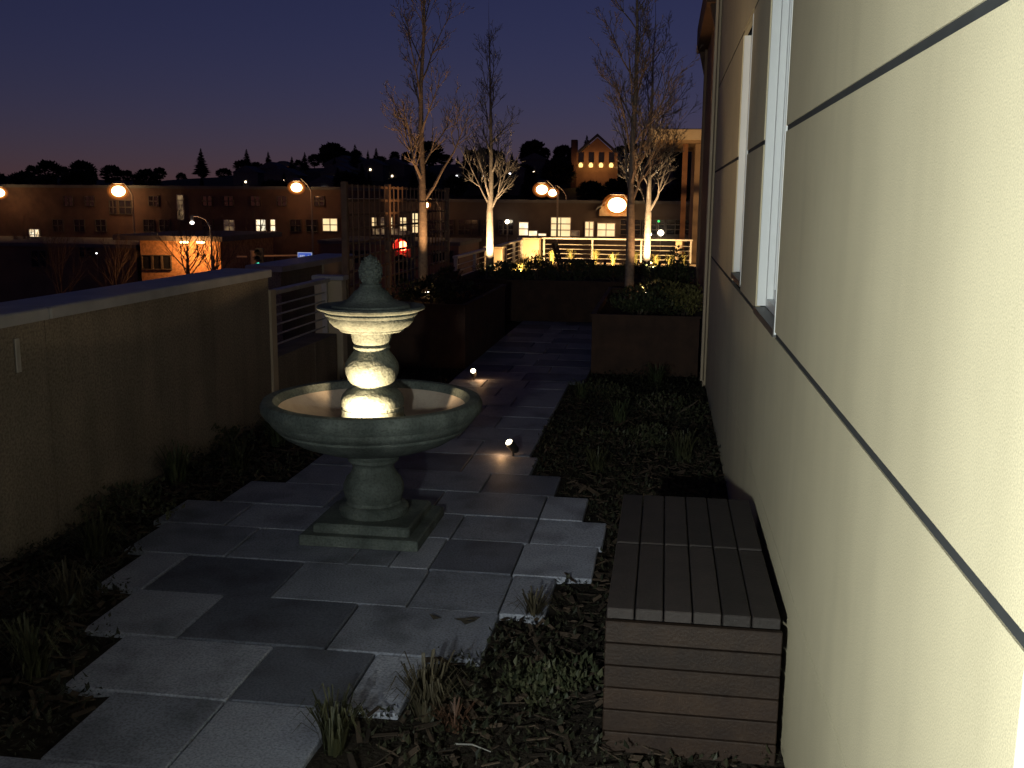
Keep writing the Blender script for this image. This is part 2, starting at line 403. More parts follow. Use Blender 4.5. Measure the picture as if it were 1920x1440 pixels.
# farther brown volume with eave
bb = thing('brown_building_wing', 'brown wing of the building with heavy bracketed eave past the cream wall', 'building', (.5, 11.5, 0))
MB().box(-.02, 6, 0, 3.2, -.07, 4.6).build('wall', STUCCO_DK, bb)
MB().bev(-.06, .02, -.06, .06, -.06, 4.4, c=.008).build('corner_post', PIER, bb)
MB().bev(-.055, .01, 3.1, 3.26, -.06, 4.4, c=.008).build('corner_post', STUCCO_DK, bb)
MB().box(-.16, 6.2, -.3, 3.5, 3.72, 4.05).build('eave', mat('eave_wood', (.10, .06, .04), rough=.8), bb)
MB().prism([(-.12, 3.72), (-.021, 3.72), (-.021, 3.3)], 3.3, 3.45).build('bracket', MATS['eave_wood'], bb)
MB().prism([(-.12, 3.72), (-.021, 3.72), (-.021, 3.3)], -.2, -.062).build('bracket', MATS['eave_wood'], bb)
# pavilion with pale fascia at the far corner
pav = thing('flat_roof_pavilion', 'flat roofed pavilion with pale fascia beyond the end railing', 'building', (0, 24, 0))
cl, cr_ = atY(1215, 241, 24), atY(1308, 262, 24)
MB().bev(cl.x, 5.5, 0, 4.5, cr_.z, cl.z, c=.02).build('fascia', PIER, pav)
MB().box(cl.x+.15, 5.4, .15, 4.3, cr_.z-.06, cr_.z-.001).build('soffit', STUCCO_DK, pav)
MB().box(.62, 5.3, .6, 4.2, -7.5, cr_.z-.061).build('wall', STUCCO_DK, pav)
MB().box(.33, .45, .5, .62, -7.5, cr_.z-.061).build('post', mat('rust_post', (.22, .10, .05), rough=.8), pav)

# ================================================================== LEFT PARAPET, RAILINGS, TRELLIS
PX = -3.0
par = thing('parapet_wall', 'long solid tan stucco parapet wall with grey coping along the left bed', 'wall', (PX, 0, 0))
for a, b in ((-6.5, -2.6), (-2.592, 1.2), (1.208, 4.55), (4.558, 7.42)):
    MB().box(-.30, 0, a, b, -.07, 1.085).build('wall_section', TAN, par)
    MB().bev(-.335, .035, a+.001, b-.001, 1.086, 1.145, c=.008).build('coping', COPING, par)
MB().box(-.30, .02, 7.421, 7.52, -.07, .98).build('end_pier', PIER, par)
MB().bev(.001, .012, 4.30, 4.335, .86, 1.02, c=.003).build('weep_scupper', STEEL, par)
outer = thing('outer_parapet', 'low outer parapet block with pale end seen through the near railing', 'wall', (-3.65, 0, 0))
MB().box(-.3, 0, 9.35, 10.55, -7.5, .98).build('wall_section', TAN, outer)
MB().box(-.32, .02, 10.551, 11.6, -7.5, .98).build('pale_end', PIER, outer)
MB().bev(-.34, .04, 9.3, 11.62, .981, 1.04, c=.008).build('coping', COPING, outer)

def railing(label, p0, p1, ztop, zlow, nbar, nposts, lowwall=None, group=None):
    p0 = Vector((*p0, 0)); p1 = Vector((*p1, 0)); d = p1-p0; Ln = d.length; ang = math.atan2(d.y, d.x)
    t = thing('railing', label, 'railing', p0, group, ang)
    MB().bev(-.02, Ln+.02, -.04, .04, ztop-.035, ztop, c=.006).build('handrail', STEEL, t)
    for k in range(nbar):
        z = ztop-.05-(ztop-.05-zlow)*(k+1)/nbar
        MB().tube([(0, 0, z), (Ln, 0, z)], .008, 6).build('bar', STEEL, t)
    for k in range(nposts):
        x = .02+(Ln-.04)*k/(nposts-1)
        MB().bev(x-.02, x+.02, -.025, .025, zlow-.06, ztop-.036, c=.003).build('post', STEEL, t)
    return t
railing('short horizontal bar railing between the parapet end and the pale pier', (PX-.12, 7.56), (PX-.12, 9.10), .95, .50, 5, 2)
lw = thing('low_wall', 'low tan wall under the short railing near the fountain', 'wall', (PX, 7.53, 0))
MB().box(-.28, 0, 0, .90, -.07, .44).build('wall_section', TAN, lw)
MB().box(-.28, 0, .912, 1.50, -.07, .44).build('wall_section', TAN, lw)
MB().box(-.26, -.02, .9, .915, -.07, .43).build('joint', JOINT, lw)
pier = thing('railing_pier', 'narrow pale tan pier beside the short railing', 'pier', (PX, 9.13, 0))
MB().bev(-.24, .03, 0, .14, -.07, .93, c=.008).build('shaft', PIER, pier)
MB().bev(-.26, .05, -.015, .155, .931, .97, c=.006).build('cap', COPING, pier)
lw2 = thing('low_wall', 'long low tan wall carrying the trellis and left hand railing', 'wall', (PX, 9.3, 0))
for k in range(5):
    MB().box(-.28, 0, k*2.5, k*2.5+2.49, -.07, .40).build('wall_section', TAN, lw2)
lw3 = thing('low_wall', 'low wall under the end railing of the terrace', 'wall', (-3.2, 21.8, 0))
for k in range(3): MB().box(k*1.5, k*1.5+1.49, 0, .25, -.07, .38).build('wall_section', TAN, lw3)

# trellis
tr = thing('trellis', 'tall rust brown grid trellis screen standing on the left low wall', 'trellis', (PX-.02, 9.42, 0))
TL = 4.6
for yy in (0, 1.52, 3.05, TL):
    MB().bev(-.03, .03, yy-.03, yy+.03, .41, 1.84, c=.004).build('post', TRELW, tr)
for k in range(10):
    z = 1.80-k*.137
    MB().box(-.012, .012, -.02, TL+.02, z-.012, z+.012).build('rail', TRELW, tr)
sl_me = MB().box(-.006, .006, -.008, .008, .45, 1.82).mesh('slat'); sl_me.materials.append(TRELW)
yy = .19
while yy < TL-.05:
    if min(abs(yy-q) for q in (1.52, 3.05)) > .05: link('slat', sl_me, tr, (.019, yy, 0))
    yy += .19

railing('left hand end railing with warm lit bars behind the uplit tree', (PX-.02, 14.6), (PX-.02, 17.65), .87, .47, 4, 3)
railing('left hand railing section meeting the corner pier', (PX-.02, 18.2), (PX-.02, 21.55), .87, .47, 4, 4)
railing('end railing across the terrace with warm lit horizontal bars', (-2.6, 21.9), (.56, 21.9), .90, .46, 4, 4)
def pale_pier(label, x0, x1, y0, y1, z):
    t = thing('railing_pier', label, 'pier', (x0, y0, 0))
    MB().bev(0, x1-x0, 0, y1-y0, -.07, z, c=.01).build('shaft', PIER, t)
    MB().bev(-.02, x1-x0+.02, -.02, y1-y0+.02, z+.001, z+.035, c=.006).build('cap', PIER, t)
pale_pier('pale square pier between the two left hand railing sections', PX-.15, PX+.16, 17.72, 18.1, .84)
pale_pier('pale corner pier where the end railing turns', PX-.1, -2.66, 21.6, 22.0, .86)
pale_pier('pale pier near the right end of the end railing', .22, .36, 21.92, 22.03, .86)

# ================================================================== FOUNTAIN
FX, FY = -1.43, 4.85
ft = thing('fountain', 'two tier grey cast stone fountain with lit pedestal standing on the paving', 'fountain', (FX, FY, 0))
pl = MB()
pl.bev(-.30, .30, -.30, .30, .004, .055, c=.008); pl.bev(-.245, .245, -.245, .245, .0551, .10, c=.01)
pl.build('plinth', STONE, ft)
MB().lathe([(r_*.86, z_) for r_, z_ in [(.20, .1005), (.205, .115), (.205, .135), (.19, .15), (.165, .155), (.16, .17), (.172, .19), (.180, .22), (.178, .25), (.16, .285), (.135, .31), (.122, .335), (.122, .35), (.135, .365), (.15, .375), (.15, .39), (.135, .40), (.14, .42), (.19, .436)]], 56).build('stem', STONE, ft, 40)
basin = MB().lathe([(r_*.965, z_) for r_, z_ in [(.15, .425), (.20, .43), (.30, .452), (.40, .488), (.468, .528), (.492, .55), (.492, .562), (.508, .566), (.530, .59), (.536, .603), (.536, .612), (.552, .617), (.572, .645), (.574, .672), (.560, .696), (.535, .702), (.508, .697), (.494, .680), (.485, .655), (.44, .585), (.36, .54), (.24, .517), (.1, .512), (0, .511)]], 96).build('basin', STONE, ft, 35)
MB().lathe([(r_*.965, z_) for r_, z_ in [(.4838, .660), (.4785, .649), (.4375, .590), (.357, .5455), (.24, .5225), (.16, .519)]], 96, cap=False).build('lining', BASINM, basin, 50)
MB().lathe([(.165, .512), (.165, .60), (.158, .604), (.158, .640), (.153, .645), (.153, .655), (.158, .66), (.158, .69), (.150, .712), (.130, .735), (.100, .748), (.092, .757), (.092, .765), (.105, .772), (.120, .79), (.131, .82), (.136, .848), (.132, .872), (.112, .905), (.092, .93), (.086, .942), (.092, .950), (.094, .957), (.086, .963), (.080, .972)], 56).build('pedestal', STONE, ft, 40)
ub = MB().lathe([(.078, .965), (.088, .972), (.095, .985), (.102, 1.02), (.104, 1.028), (.120, 1.030), (.150, 1.034), (.160, 1.040), (.162, 1.047), (.185, 1.060), (.207, 1.082), (.213, 1.10), (.213, 1.108), (.224, 1.112), (.230, 1.122), (.226, 1.130), (.238, 1.135), (.262, 1.143), (.268, 1.152), (.262, 1.161), (.240, 1.160), (.20, 1.150), (.12, 1.148), (0, 1.148)], 80).build('upper_bowl', STONE, ft, 35)
fin = MB().lathe([(.20, 1.149), (.19, 1.166), (.145, 1.180), (.112, 1.194), (.098, 1.212), (.082, 1.230), (.062, 1.244), (.052, 1.256), (.056, 1.266)], 48).build('finial_base', STONE, ft, 40)
# pineapple: overlapping scales round an egg
pn = MB()
def eggr(t): return .061*math.sin(math.pi*(0.16+0.84*t))**.75
pn.lathe([(max(.001, eggr(t/14)*.9), 1.262+.15*t/14) for t in range(15)], 24)
for ringi in range(9):
    t = .04+ringi*.1
    rr = eggr(t); z = 1.262+.15*t
    n = max(5, int(12*rr/.061))
    for k in range(n):
        a = 2*math.pi*(k+.5*(ringi % 2))/n; u = Vector((math.cos(a), math.sin(a), 0)); tg = Vector((-u.y, u.x, 0))
        p = u*rr*.86+Vector((0, 0, z)); b = len(pn.v); hw = rr*math.pi/n*.95
        for q in (p-tg*hw, p+Vector((0, 0, -.011)), p+tg*hw, p+Vector((0, 0, .013))+u*.002, p+u*.0095+Vector((0, 0, .003))): pn.v.append(tuple(q))
        pn.f += [(b, b+1, b+4), (b+1, b+2, b+4), (b+2, b+3, b+4), (b+3, b, b+4)]
pn.build('pineapple', STONE, ft)
# lamp in the basin
bl = thing('basin_light', 'small submersible lamp on the fountain basin floor in front of the pedestal', 'lamp', (FX, FY-.34, .530))
MB().lathe([(.03, -.008), (.035, 0), (.035, .03), (.028, .034)], 20).build('housing', BLACKM, bl, 40)
MB().lathe([(.027, .0342), (.02, .040), (0, .043)], 20).build('lens', COREW, bl, 60)
light('basin_lamp_beam', 'SPOT', (FX, FY-.345, .600), 110.0, (1.0, .70, .38), bl, aim=(FX, FY-.10, .80), size=.015, angle=100, blend=.6)
light('basin_lamp_light', 'POINT', (FX, FY-.34, .620), 3.2, (1.0, .76, .48), bl, size=.02)

# ================================================================== BENCH
bn = thing('wooden_bench', 'dark slatted hardwood block bench against the cream wall', 'bench', (-.14, 2.95, 0))
BW, BL, BH = .53, 1.25, .452
MB().box(.02, BW-.02, .025, BL-.025, -.03, BH-.05).build('carcass', BLACKM, bn)
for s0, s1 in ((.0, .615), (.625, BL)):
    for k in range(6):
        w = (BW-.004)/6
        MB().bev(k*w+.0025, (k+1)*w-.0025, s0+.004, s1-.004, BH-.034, BH+rnd.uniform(-.002, .002), c=.003).build('plank', WOODT, bn)
hb = (BH-.05)/6
for k in range(6):
    z0, z1 = -.03+k*(BH-.01)/6+.004, -.03+(k+1)*(BH-.01)/6-.004
    MB().bev(-.001, BW+.001, 0, .024, z0, z1, c=.003).build('board', WOOD, bn)
    MB().bev(0, .019, .026, BL-.026, z0, z1, c=.003).build('board', WOOD, bn)
    MB().bev(-.001, BW+.001, BL-.024, BL, z0, z1, c=.003).build('board', WOOD, bn)

# ================================================================== PLANTERS, SHRUBS
def planter(label, x0, x1, y0, y1, h, group=None):
    t = thing('planter_box', label, 'planter', (x0, y0, 0), group)
    w, l = x1-x0, y1-y0
    MB().box(0, w, 0, .03, -.02, h).build('front_panel', CORTEN, t)
    MB().box(0, w, l-.03, l, -.02, h).build('back_panel', CORTEN, t)
    MB().box(0, .03, .031, l-.031, -.02, h).build('side_panel', CORTEN, t)
    MB().box(w-.03, w, .031, l-.031, -.02, h).build('side_panel', CORTEN, t)
    r = MB(); r.box(-.015, w+.015, -.015, .035, h+.001, h+.02); r.box(-.015, w+.015, l-.035, l+.015, h+.001, h+.02)
    r.box(-.015, .035, .036, l-.036, h+.001, h+.02); r.box(w-.035, w+.015, .036, l-.036, h+.001, h+.02)
    r.build('rim', CORTEN, t)
    MB().box(.031, w-.031, .031, l-.031, -.02, h-.05).build('soil', SOIL, t)
    return t
planter('tall rust brown planter box left of the path behind the fountain', -2.95, -1.97, 10.0, 12.6, .62)
planter('rust brown planter box right of the path under the bare tree', -.69, .36, 10.0, 13.2, .56)
planter('long rust brown planter box closing the far end of the path', -2.95, .42, 14.25, 16.0, .55)
rb = thing('raised_bed', 'raised edging bed of grasses along the end railing', 'planter', (-2.9, 20.6, 0))
MB().box(0, 3.4, 0, 1.1, -.05, .36).build('soil_fill', SOIL, rb); MB().box(-.001, 3.4, -.03, -.001, -.05, .40).build('edging', CORTEN, rb)
rb2 = thing('raised_bed', 'raised edging bed of grasses along the left hand railing', 'planter', (-2.95, 16.1, 0))
MB().box(0, .6, 0, 4.45, -.05, .36).build('soil_fill', SOIL, rb2); MB().box(.601, .63, 0, 4.45, -.05, .40).build('edging', CORTEN, rb2)
struct(MB().box(-2.9, 6, 16.05, 20.55, -.074, -.02).build('terrace_floor', CONC))

def shrub(name, label, loc, rx, ry, h, n, c1, c2, leaf=.05, cat='shrub', group=None, seed=0, stems=7, clumps=9, wide=.32):
    r = random.Random(seed)
    t = thing(name, label, cat, loc, group)
    st = MB(); lv = MB(); cl_ = []
    for k in range(clumps):
        a = r.uniform(0, 6.28); q = r.uniform(0, .75)**.6
        cl_.append((Vector((rx*q*math.cos(a), ry*q*math.sin(a), h*r.uniform(.25, .82)*(1-.35*q))), r.uniform(.28, .48)))
    for c, s in cl_[:max(stems, 3)]:
        st.tube([(c.x*.15, c.y*.15, -.03), (c.x*.5, c.y*.5, c.z*.5), tuple(c), (c.x*1.2, c.y*1.2, min(h, c.z*1.3))], [.010, .008, .005, .002], 5)
    for k in range(n):
        c, s = r.choice(cl_)
        d = Vector((r.gauss(0, 1), r.gauss(0, 1), r.gauss(0, 1))).normalized()*s*r.uniform(.3, 1)**.5
        p = c + Vector((d.x*rx, d.y*ry, d.z*h*.6))
        if p.z < .0: p.z = r.uniform(0, .05)
        o = Vector((d.x, d.y, d.z*.5+.55)) + Vector((r.gauss(0, .5), r.gauss(0, .5), r.gauss(0, .4)))
        lv.leaf(p, o.normalized()*leaf*r.uniform(.6, 1.3), leaf*wide)
    st.build('stem', BARKD, t); lv.build('foliage', leafmat('leaf_'+'%d_%d' % (int(c1[1]*999), int(c2[0]*999)), c1, c2), t)
    return t
def tuft(name, label, loc, h, n, spread, c1, c2, seed=0, cat='grass', group=None, w=.0042):
    r = random.Random(seed); o = MB()
    for k in range(n):
        a = r.uniform(0, 6.28); q = r.uniform(0, .25)*spread
        b = Vector((q*math.cos(a), q*math.sin(a), 0)); a += r.gauss(0, .5)
        hh = h*r.uniform(.55, 1.1); out = spread*r.uniform(.15, 1.0)
        u = Vector((math.cos(a), math.sin(a), 0)); s = Vector((-u.y, u.x, 0))*w*r.uniform(.7, 1.3)
        p1 = b+u*out*.25+Vector((0, 0, hh*.55)); p2 = b+u*out*.65+Vector((0, 0, hh*.92)); p3 = b+u*out+Vector((0, 0, hh*(.95-.35*out/max(spread, .01))))
        i = len(o.v)
        for q2 in (b-s, b+s, p1-s*.9, p1+s*.9, p2-s*.6, p2+s*.6, p3): o.v.append(tuple(q2))
        o.f += [(i, i+1, i+3, i+2), (i+2, i+3, i+5, i+4), (i+4, i+5, i+6)]
    ob = o.build(name, leafmat('blade_'+'%d_%d' % (int(c1[1]*999), int(c2[0]*999)), c1, c2), loc=loc)
    return tag(ob, label, cat, group)
DKG = ((.030, .045, .020), (.070, .075, .035)); OLV = ((.026, .030, .014), (.055, .052, .024)); STRAW = ((.040, .034, .022), (.085, .070, .042)); YG = ((.12, .13, .04), (.25, .22, .08)); RED = ((.05, .028, .018), (.09, .045, .028))

# planter plants
shrub('shrub', 'leafy dark shrub filling the left planter around the tree', (-2.45, 10.55, .56), .48, .45, .34, 900, *DKG, leaf=.055, seed=1)
shrub('shrub', 'rusty leaved low shrub beside the small uplight in the left planter', (-2.30, 11.5, .56), .30, .4, .30, 500, *RED, leaf=.05, seed=2)
shrub('shrub', 'dark shrub at the back of the left planter under the trellis', (-2.6, 12.2, .56), .35, .3, .32, 500, *DKG, leaf=.05, seed=3)
shrub('shrub', 'low dark shrub spilling over the front of the right planter', (-.25, 10.3, .50), .48, .34, .32, 900, *DKG, leaf=.05, seed=4)
shrub('shrub', 'spreading dark shrub around the tree base in the right planter', (-.12, 11.6, .50), .48, .8, .30, 900, *DKG, leaf=.05, seed=5)
shrub('shrub', 'bright olive shrub in the right planter against the cream wall corner', (.20, 10.45, .50), .20, .34, .46, 1100, (.12, .11, .035), (.22, .20, .07), leaf=.038, seed=6, clumps=12, wide=.26)
shrub('shrub', 'dark shrub behind the olive shrub by the wall corner', (.15, 12.7, .50), .25, .4, .62, 700, *DKG, leaf=.05, seed=16)
for i, x in enumerate((-2.45, -1.85, -1.25, -.65, -.05)):
    shrub('hedge_shrub', ['rounded dark hedge shrub beside the uplit left tree', 'rounded dark hedge shrub second from the uplit left tree', 'rounded dark hedge shrub in the middle of the long planter', 'rounded dark hedge shrub left of the uplit right tree', 'rounded dark hedge shrub at the wall end of the long planter'][i],
          (x, 14.85, .50), .40, .42, .36-.05*(i == 0), 800, *DKG, leaf=.05, seed=20+i, group='hedge shrubs in the long planter')
# rock by the tree
def rock(label, loc, s, seed):
    r = random.Random(seed); o = MB(); n = 10
    for i in range(6):
        t = i/5
        for k in range(n):
            a = 2*math.pi*k/n; rr = s*math.sin(math.pi*(.12+.80*t))*r.uniform(.82, 1.12)
            o.v.append((rr*1.3*math.cos(a), rr*math.sin(a), s*.75*t-.02))
    for i in range(5):
        for k in range(n): o.f.append((i*n+k, i*n+(k+1) % n, (i+1)*n+(k+1) % n, (i+1)*n+k))
    o.f.append(tuple(50+k for k in range(n)))
    tag(o.build('boulder', mat('boulder_stone', (.36, .28, .20), (.24, .19, .14), rough=.9, scale=12, bump=.5), loc=loc, smooth=35), label, 'boulder')
rock('pale boulder beside the tree trunk in the right planter', (-.17, 12.25, .55), .15, 3)
rock('small reddish boulder at the front edge of the right planter', (-.36, 11.1, .55), .08, 5)

# groundcover of the beds
gc = MB(); r = random.Random(11)
def inpave(x, y):
    for y0, y1, ed, t in rows:
        if y0 <= y <= y1: return ed[0]-.015 < x < ed[-1]+.015
    return False
def clump_noise(x, y): return .5+.5*math.sin(x*5.1+1.7*math.sin(y*2.3))*math.sin(y*3.7+1.3*math.sin(x*4.1))
cnt = 0
while cnt < 34000:
    x = r.uniform(-2.98, WALLX-.02); yy = r.uniform(1.6, 9.9)
    if inpave(x, yy) or (-.15 < x < .40 and 2.94 < yy < 4.21): continue
    c = clump_noise(x, yy)
    if r.random() > .25+.75*c: continue
    h = .02+.12*c*r.random()
    d = Vector((r.gauss(0, .6), r.gauss(0, .6), r.uniform(.1, 1))).normalized()
    big = r.random()**3; gc.leaf((x, yy, -.02+h*r.random()), d*(.012+.032*big), .0035+.008*big); cnt += 1
tag(gc.build('ground_cover', leafmat('ground_cover_leaf', (.011, .014, .008), (.036, .036, .020))), 'low dark ground cover spreading over the planting beds', 'ground cover', kind='stuff')

mc = MB(); r = random.Random(21); cnt = 0
while cnt < 3500:
    x = r.uniform(-2.98, WALLX-.02); yy = r.uniform(1.6, 9.0)
    if inpave(x, yy) or (-.15 < x < .40 and 2.94 < yy < 4.21): continue
    a = r.uniform(0, 3.14); L_ = r.uniform(.015, .05); w_ = r.uniform(.004, .012); u = Vector((math.cos(a), math.sin(a), r.gauss(0, .25)))*L_; v_ = Vector((-math.sin(a), math.cos(a), r.gauss(0, .3)))*w_
    p = Vector((x, yy, -.012+r.uniform(0, .02))); b = len(mc.v); dz = Vector((0, 0, .004))
    for q in (p-u-v_, p+u-v_*.6, p+u+v_, p-u*.8+v_): mc.v += [tuple(q), tuple(q+dz)]
    mc.f += [(b+1, b+3, b+5, b+7), (b, b+2, b+3, b+1), (b+2, b+4, b+5, b+3), (b+4, b+6, b+7, b+5), (b+6, b, b+1, b+7)]; cnt += 1
tag(mc.build('mulch_chips', leafmat('bark_chip', (.020, .014, .010), (.075, .052, .036), .9)), 'brown bark chips strewn over the planting beds', 'mulch', kind='stuff')
tf = [((1000, 1150), .13, 60, .13, STRAW, 'small straw coloured tuft at the paver corner near the bench'),
      ((800, 1335), .20, 120, .16, STRAW, 'dry fanned grass tuft between the stepped pavers'),
      ((625, 1400), .20, 110, .14, OLV, 'olive grass tuft beside the lowest paver'),
      ((850, 1360), .10, 50, .10, RED, 'small reddish tuft beside the dry grass'),
      ((180, 1040), .22, 90, .20, OLV, 'olive tuft by the left paver corner'),
      ((130, 1130), .20, 80, .18, STRAW, 'straw tuft in the left bed against the parapet'),
      ((60, 1265), .22, 90, .18, OLV, 'olive grass tuft below the left paver steps'),
      ((450, 880), .20, 70, .18, OLV, 'olive tuft in the left bed beside the fountain'),
      ((520, 830), .24, 80, .2, DKG, 'dark tuft in the left bed behind the fountain basin'),
      ((330, 900), .24, 90, .22, DKG, 'dark grass clump under the parapet'),
      ((1160, 790), .20, 70, .2, DKG, 'dark tuft in the right bed beside the straight path'),
      ((1280, 860), .22, 80, .2, OLV, 'olive tuft in the right bed behind the bench'),
      ((1090, 745), .18, 60, .16, DKG, 'dark tuft at the corner where the path widens'),
      ((1230, 720), .22, 70, .2, DKG, 'dark tuft in the right bed before the planter'),
      ((1120, 880), .16, 60, .16, OLV, 'low olive tuft by the stepped edge of the right bed')]
for i, (p, h, n, s, col, lab) in enumerate(tf):
    q = atZ(*p, 0.0); q.z = -.022
    tuft('grass_tuft', lab, q, h, n, s, *col, seed=40+i)
# low mounds in beds
for i, (p, rx, h, lab) in enumerate([((420, 840), .30, .20, 'low dark mound plant beside the fountain in the left bed'), ((260, 960), .35, .20, 'low dark mound plant along the parapet in the left bed'),
        ((1180, 830), .34, .16, 'low mound plant in the middle of the right bed'), ((1250, 780), .36, .20, 'low dark mound plant against the cream wall'), ((700, 745), .30, .20, 'low mound plant hidden behind the fountain basin'),
        ((1060, 1290), .2, .10, 'low mound plant beside the bench front'), ((1130, 740), .3, .2, 'low mound plant in front of the right planter')]):
    q = atZ(*p, 0.0); q.z = -.03
    shrub('mound_plant', lab, q, rx, rx*.9, h, 450, (.025, .032, .016), (.075, .075, .04), leaf=.035, seed=60+i, cat='plant', clumps=8)
# lit grasses at the end railing
r = random.Random(5)
gx = [-2.35, -1.95, -1.45, -1.05, -.62, -.18, .12, .4]
names = ['tuft of lit grass at the corner of the end railing', 'tuft of lit grass beside the deck chair at the end railing', 'tuft of lit grass below the end railing left of its middle post', 'tuft of lit grass just past the middle post of the end railing', 'tuft of lit grass below the end railing left of the tree trunk', 'tuft of lit grass behind the uplit right tree', 'tuft of lit grass left of the right end pier', 'tuft of lit grass at the right end pier']
for i, x in enumerate(gx): tuft('grass_tuft', names[i], (x, 21.35+r.uniform(-.15, .15), .355), r.uniform(.24, .34), 55, .16, *YG, seed=100+i, group='lit grasses along the end railing')
for i in range(8):
    tuft('grass_tuft', 'tuft of lit yellow green grass in a row along the left hand railing', (-2.58+r.uniform(-.1, .1), 16.6+i*.52, .355), r.uniform(.22, .38), 60, .2, *YG, seed=120+i, group='lit grasses along the left railing')

# ================================================================== TREES ON THE TERRACE
def grow_tree(name, label, loc, trunk_h, trunk_r, height, spread, seed, nmain=11, bark=BARK, group=None, sides=6, lean=0.0, twigs=3):
    r = random.Random(seed)
    t = thing(name, label, 'tree', loc, group)
    tk = MB(); cr = MB()
    n = 9; pts = []; rad = []
    for i in range(n):
        z = -.05 + (height*.97+.05)*i/(n-1)
        w = .02*z/2
        pts.append(Vector((r.uniform(-w, w)+lean*z/height, r.uniform(-w, w), z)))
    def lead(z):
        i = min(n-2, max(0, int((z+.05)/((height*.97+.05))*(n-1)))); z0 = pts[i].z; z1 = pts[i+1].z
        return pts[i].lerp(pts[i+1], (z-z0)/(z1-z0))
    def leadr(z): return trunk_r*(1-.18*z/trunk_h) if z < trunk_h else trunk_r*.92*max(.05, (1-(z-trunk_h)/(height-trunk_h)))**1.35*.85
    low = [Vector((0, 0, -.05)), Vector((0, 0, .06)), lead(trunk_h*.5), lead(trunk_h)]
    tk.tube(low, [trunk_r*1.35, trunk_r*1.1, trunk_r, trunk_r*.86], 12, cap=True)
    zz = [trunk_h-.02+(height-trunk_h)*k/12 for k in range(13)]
    cr.tube([lead(min(z, height*.96)) for z in zz], [leadr(z) for z in zz], 8)
    def branch(p, d, L, rad, depth):
        m = 5; ps = [p]; q = Vector(p); dd = Vector(d).normalized()
        for k in range(m):
            dd = (dd + Vector((r.gauss(0, .10), r.gauss(0, .10), .13 if depth < 2 else .07))).normalized()
            q = q+dd*L/m; ps.append(Vector(q))
        cr.tube(ps, [rad*(1-.8*k/m) for k in range(m+1)], 5 if depth < 2 else 3, cap=False)
        if depth < twigs:
            kids = int((8 if depth == 0 else 5)*min(1.3, .45+L))+1
            for k in range(kids):
                f = r.uniform(.22, .95); i = min(m-1, int(f*m)); pp = ps[i].lerp(ps[i+1], f*m-i)
                ax = (ps[i+1]-ps[i]).normalized()
                sd = Vector((r.gauss(0, 1), r.gauss(0, 1), r.gauss(0, .6))); sd = (sd-ax*sd.dot(ax)).normalized()
                branch(pp, ax*.8+sd*r.uniform(.45, .8), L*r.uniform(.32, .6)*(1-.35*f), max(.0032, rad*(1-.8*f)*.62), depth+1)
    for k in range(nmain):
        f = (k+.3)/nmain
        z = trunk_h-.03 + (height-trunk_h)*.72*f**1.25
        a = k*2.4+r.uniform(-.5, .5); el = R_(r.uniform(34, 66)+10*f)
        L = spread*(1.15-.55*f)*r.uniform(.75, 1.2)
        branch(lead(z), Vector((math.cos(a)*math.cos(el), math.sin(a)*math.cos(el), math.sin(el))), L, leadr(z)*.36+.003, 0)
    tk.build('trunk', bark, t, 50); cr.build('crown', bark, t, 60)
    return t
T1 = atZ(793, 548, .6); T3 = atZ(1180, 548, .55); T2 = atZ(920, 502, .55); T4 = atZ(1210, 507, .55)
T1 = Vector((-2.70, 11.25, .55)); T3 = Vector((-.40, 12.0, .50)); T2 = Vector((-2.62, 15.25, .50)); T4 = Vector((-.27, 15.35, .50))
grow_tree('bare_tree', 'bare young tree with brown trunk in the tall left planter', T1, 1.10, .052, 4.9, .92, 3, 15)
grow_tree('bare_tree', 'bare tree with white glowing uplit trunk behind the left planter', T2, 1.02, .058, 4.2, .85, 8, 16)
grow_tree('bare_tree', 'bare young tree with brown trunk in the right planter', T3, 1.15, .052, 5.2, .92, 12, 17)
grow_tree('bare_tree', 'bare tree with white glowing uplit trunk nearest the end railing pier', T4, 1.02, .055, 4.4, 1.02, 17, 18)

def uplight(label, loc, aim, energy, color=(1.0, .72, .42), angle=55, spill=0.0, lens=COREW, group=None, size=.03, spoff=(0, -.06, .14)):
    t = thing('garden_spotlight', label, 'spotlight', loc, group)
    d = (Vector(aim)-Vector(loc)).normalized(); c = Vector((0, 0, .06))
    MB().tube([(0, 0, -.05), (0, 0, .045)], .008, 8).build('stake', BLACKM, t)
    MB().tube([c-d*.045, c-d*.03, c+d*.04, c+d*.055], [.016, .027, .030, .032], 14).build('housing', BLACKM, t, 40)
    MB().tube([c+d*.0555, c+d*.062], [.023, .018], 14).build('lens', lens, t, 40)
    p = Vector(loc)+c+d*.075
    light('spot_light', 'SPOT', p, energy, color, t, aim=aim, size=size, angle=angle, blend=.6)
    if spill: light('spill_light', 'POINT', Vector(loc)+Vector(spoff), spill, color, t, size=.02)
    return t
WC = (1.0, .54, .23); WW = (1.0, .74, .42)
uplight('small spotlight at the foot of the left planter tree', (-2.56, 10.85, .56), (-2.68, 11.3, 3.2), 130, WC, 64, spill=.8)
uplight('small spotlight hidden beside the right planter tree', (-.20, 11.75, .53), (-.42, 12.0, 3.0), 120, WC, 64, spill=.8)
uplight('spotlight against the glowing left tree trunk', (T2.x+.06, T2.y-.55, .60), (T2.x, T2.y, 1.25), 420, WW, 66)
uplight('spotlight against the glowing right tree trunk', (T4.x+.10, T4.y-.55, .60), (T4.x, T4.y, 1.25), 420, WW, 70)
q1 = atZ(888, 712, 0); q2 = atZ(962, 855, 0)
uplight('small path spotlight at the corner of the left planter', (q1.x, q1.y, .0), (FX+.05, FY+.1, 3.2), 8, WC, 40, spill=.55, spoff=(.07, -.02, .05))
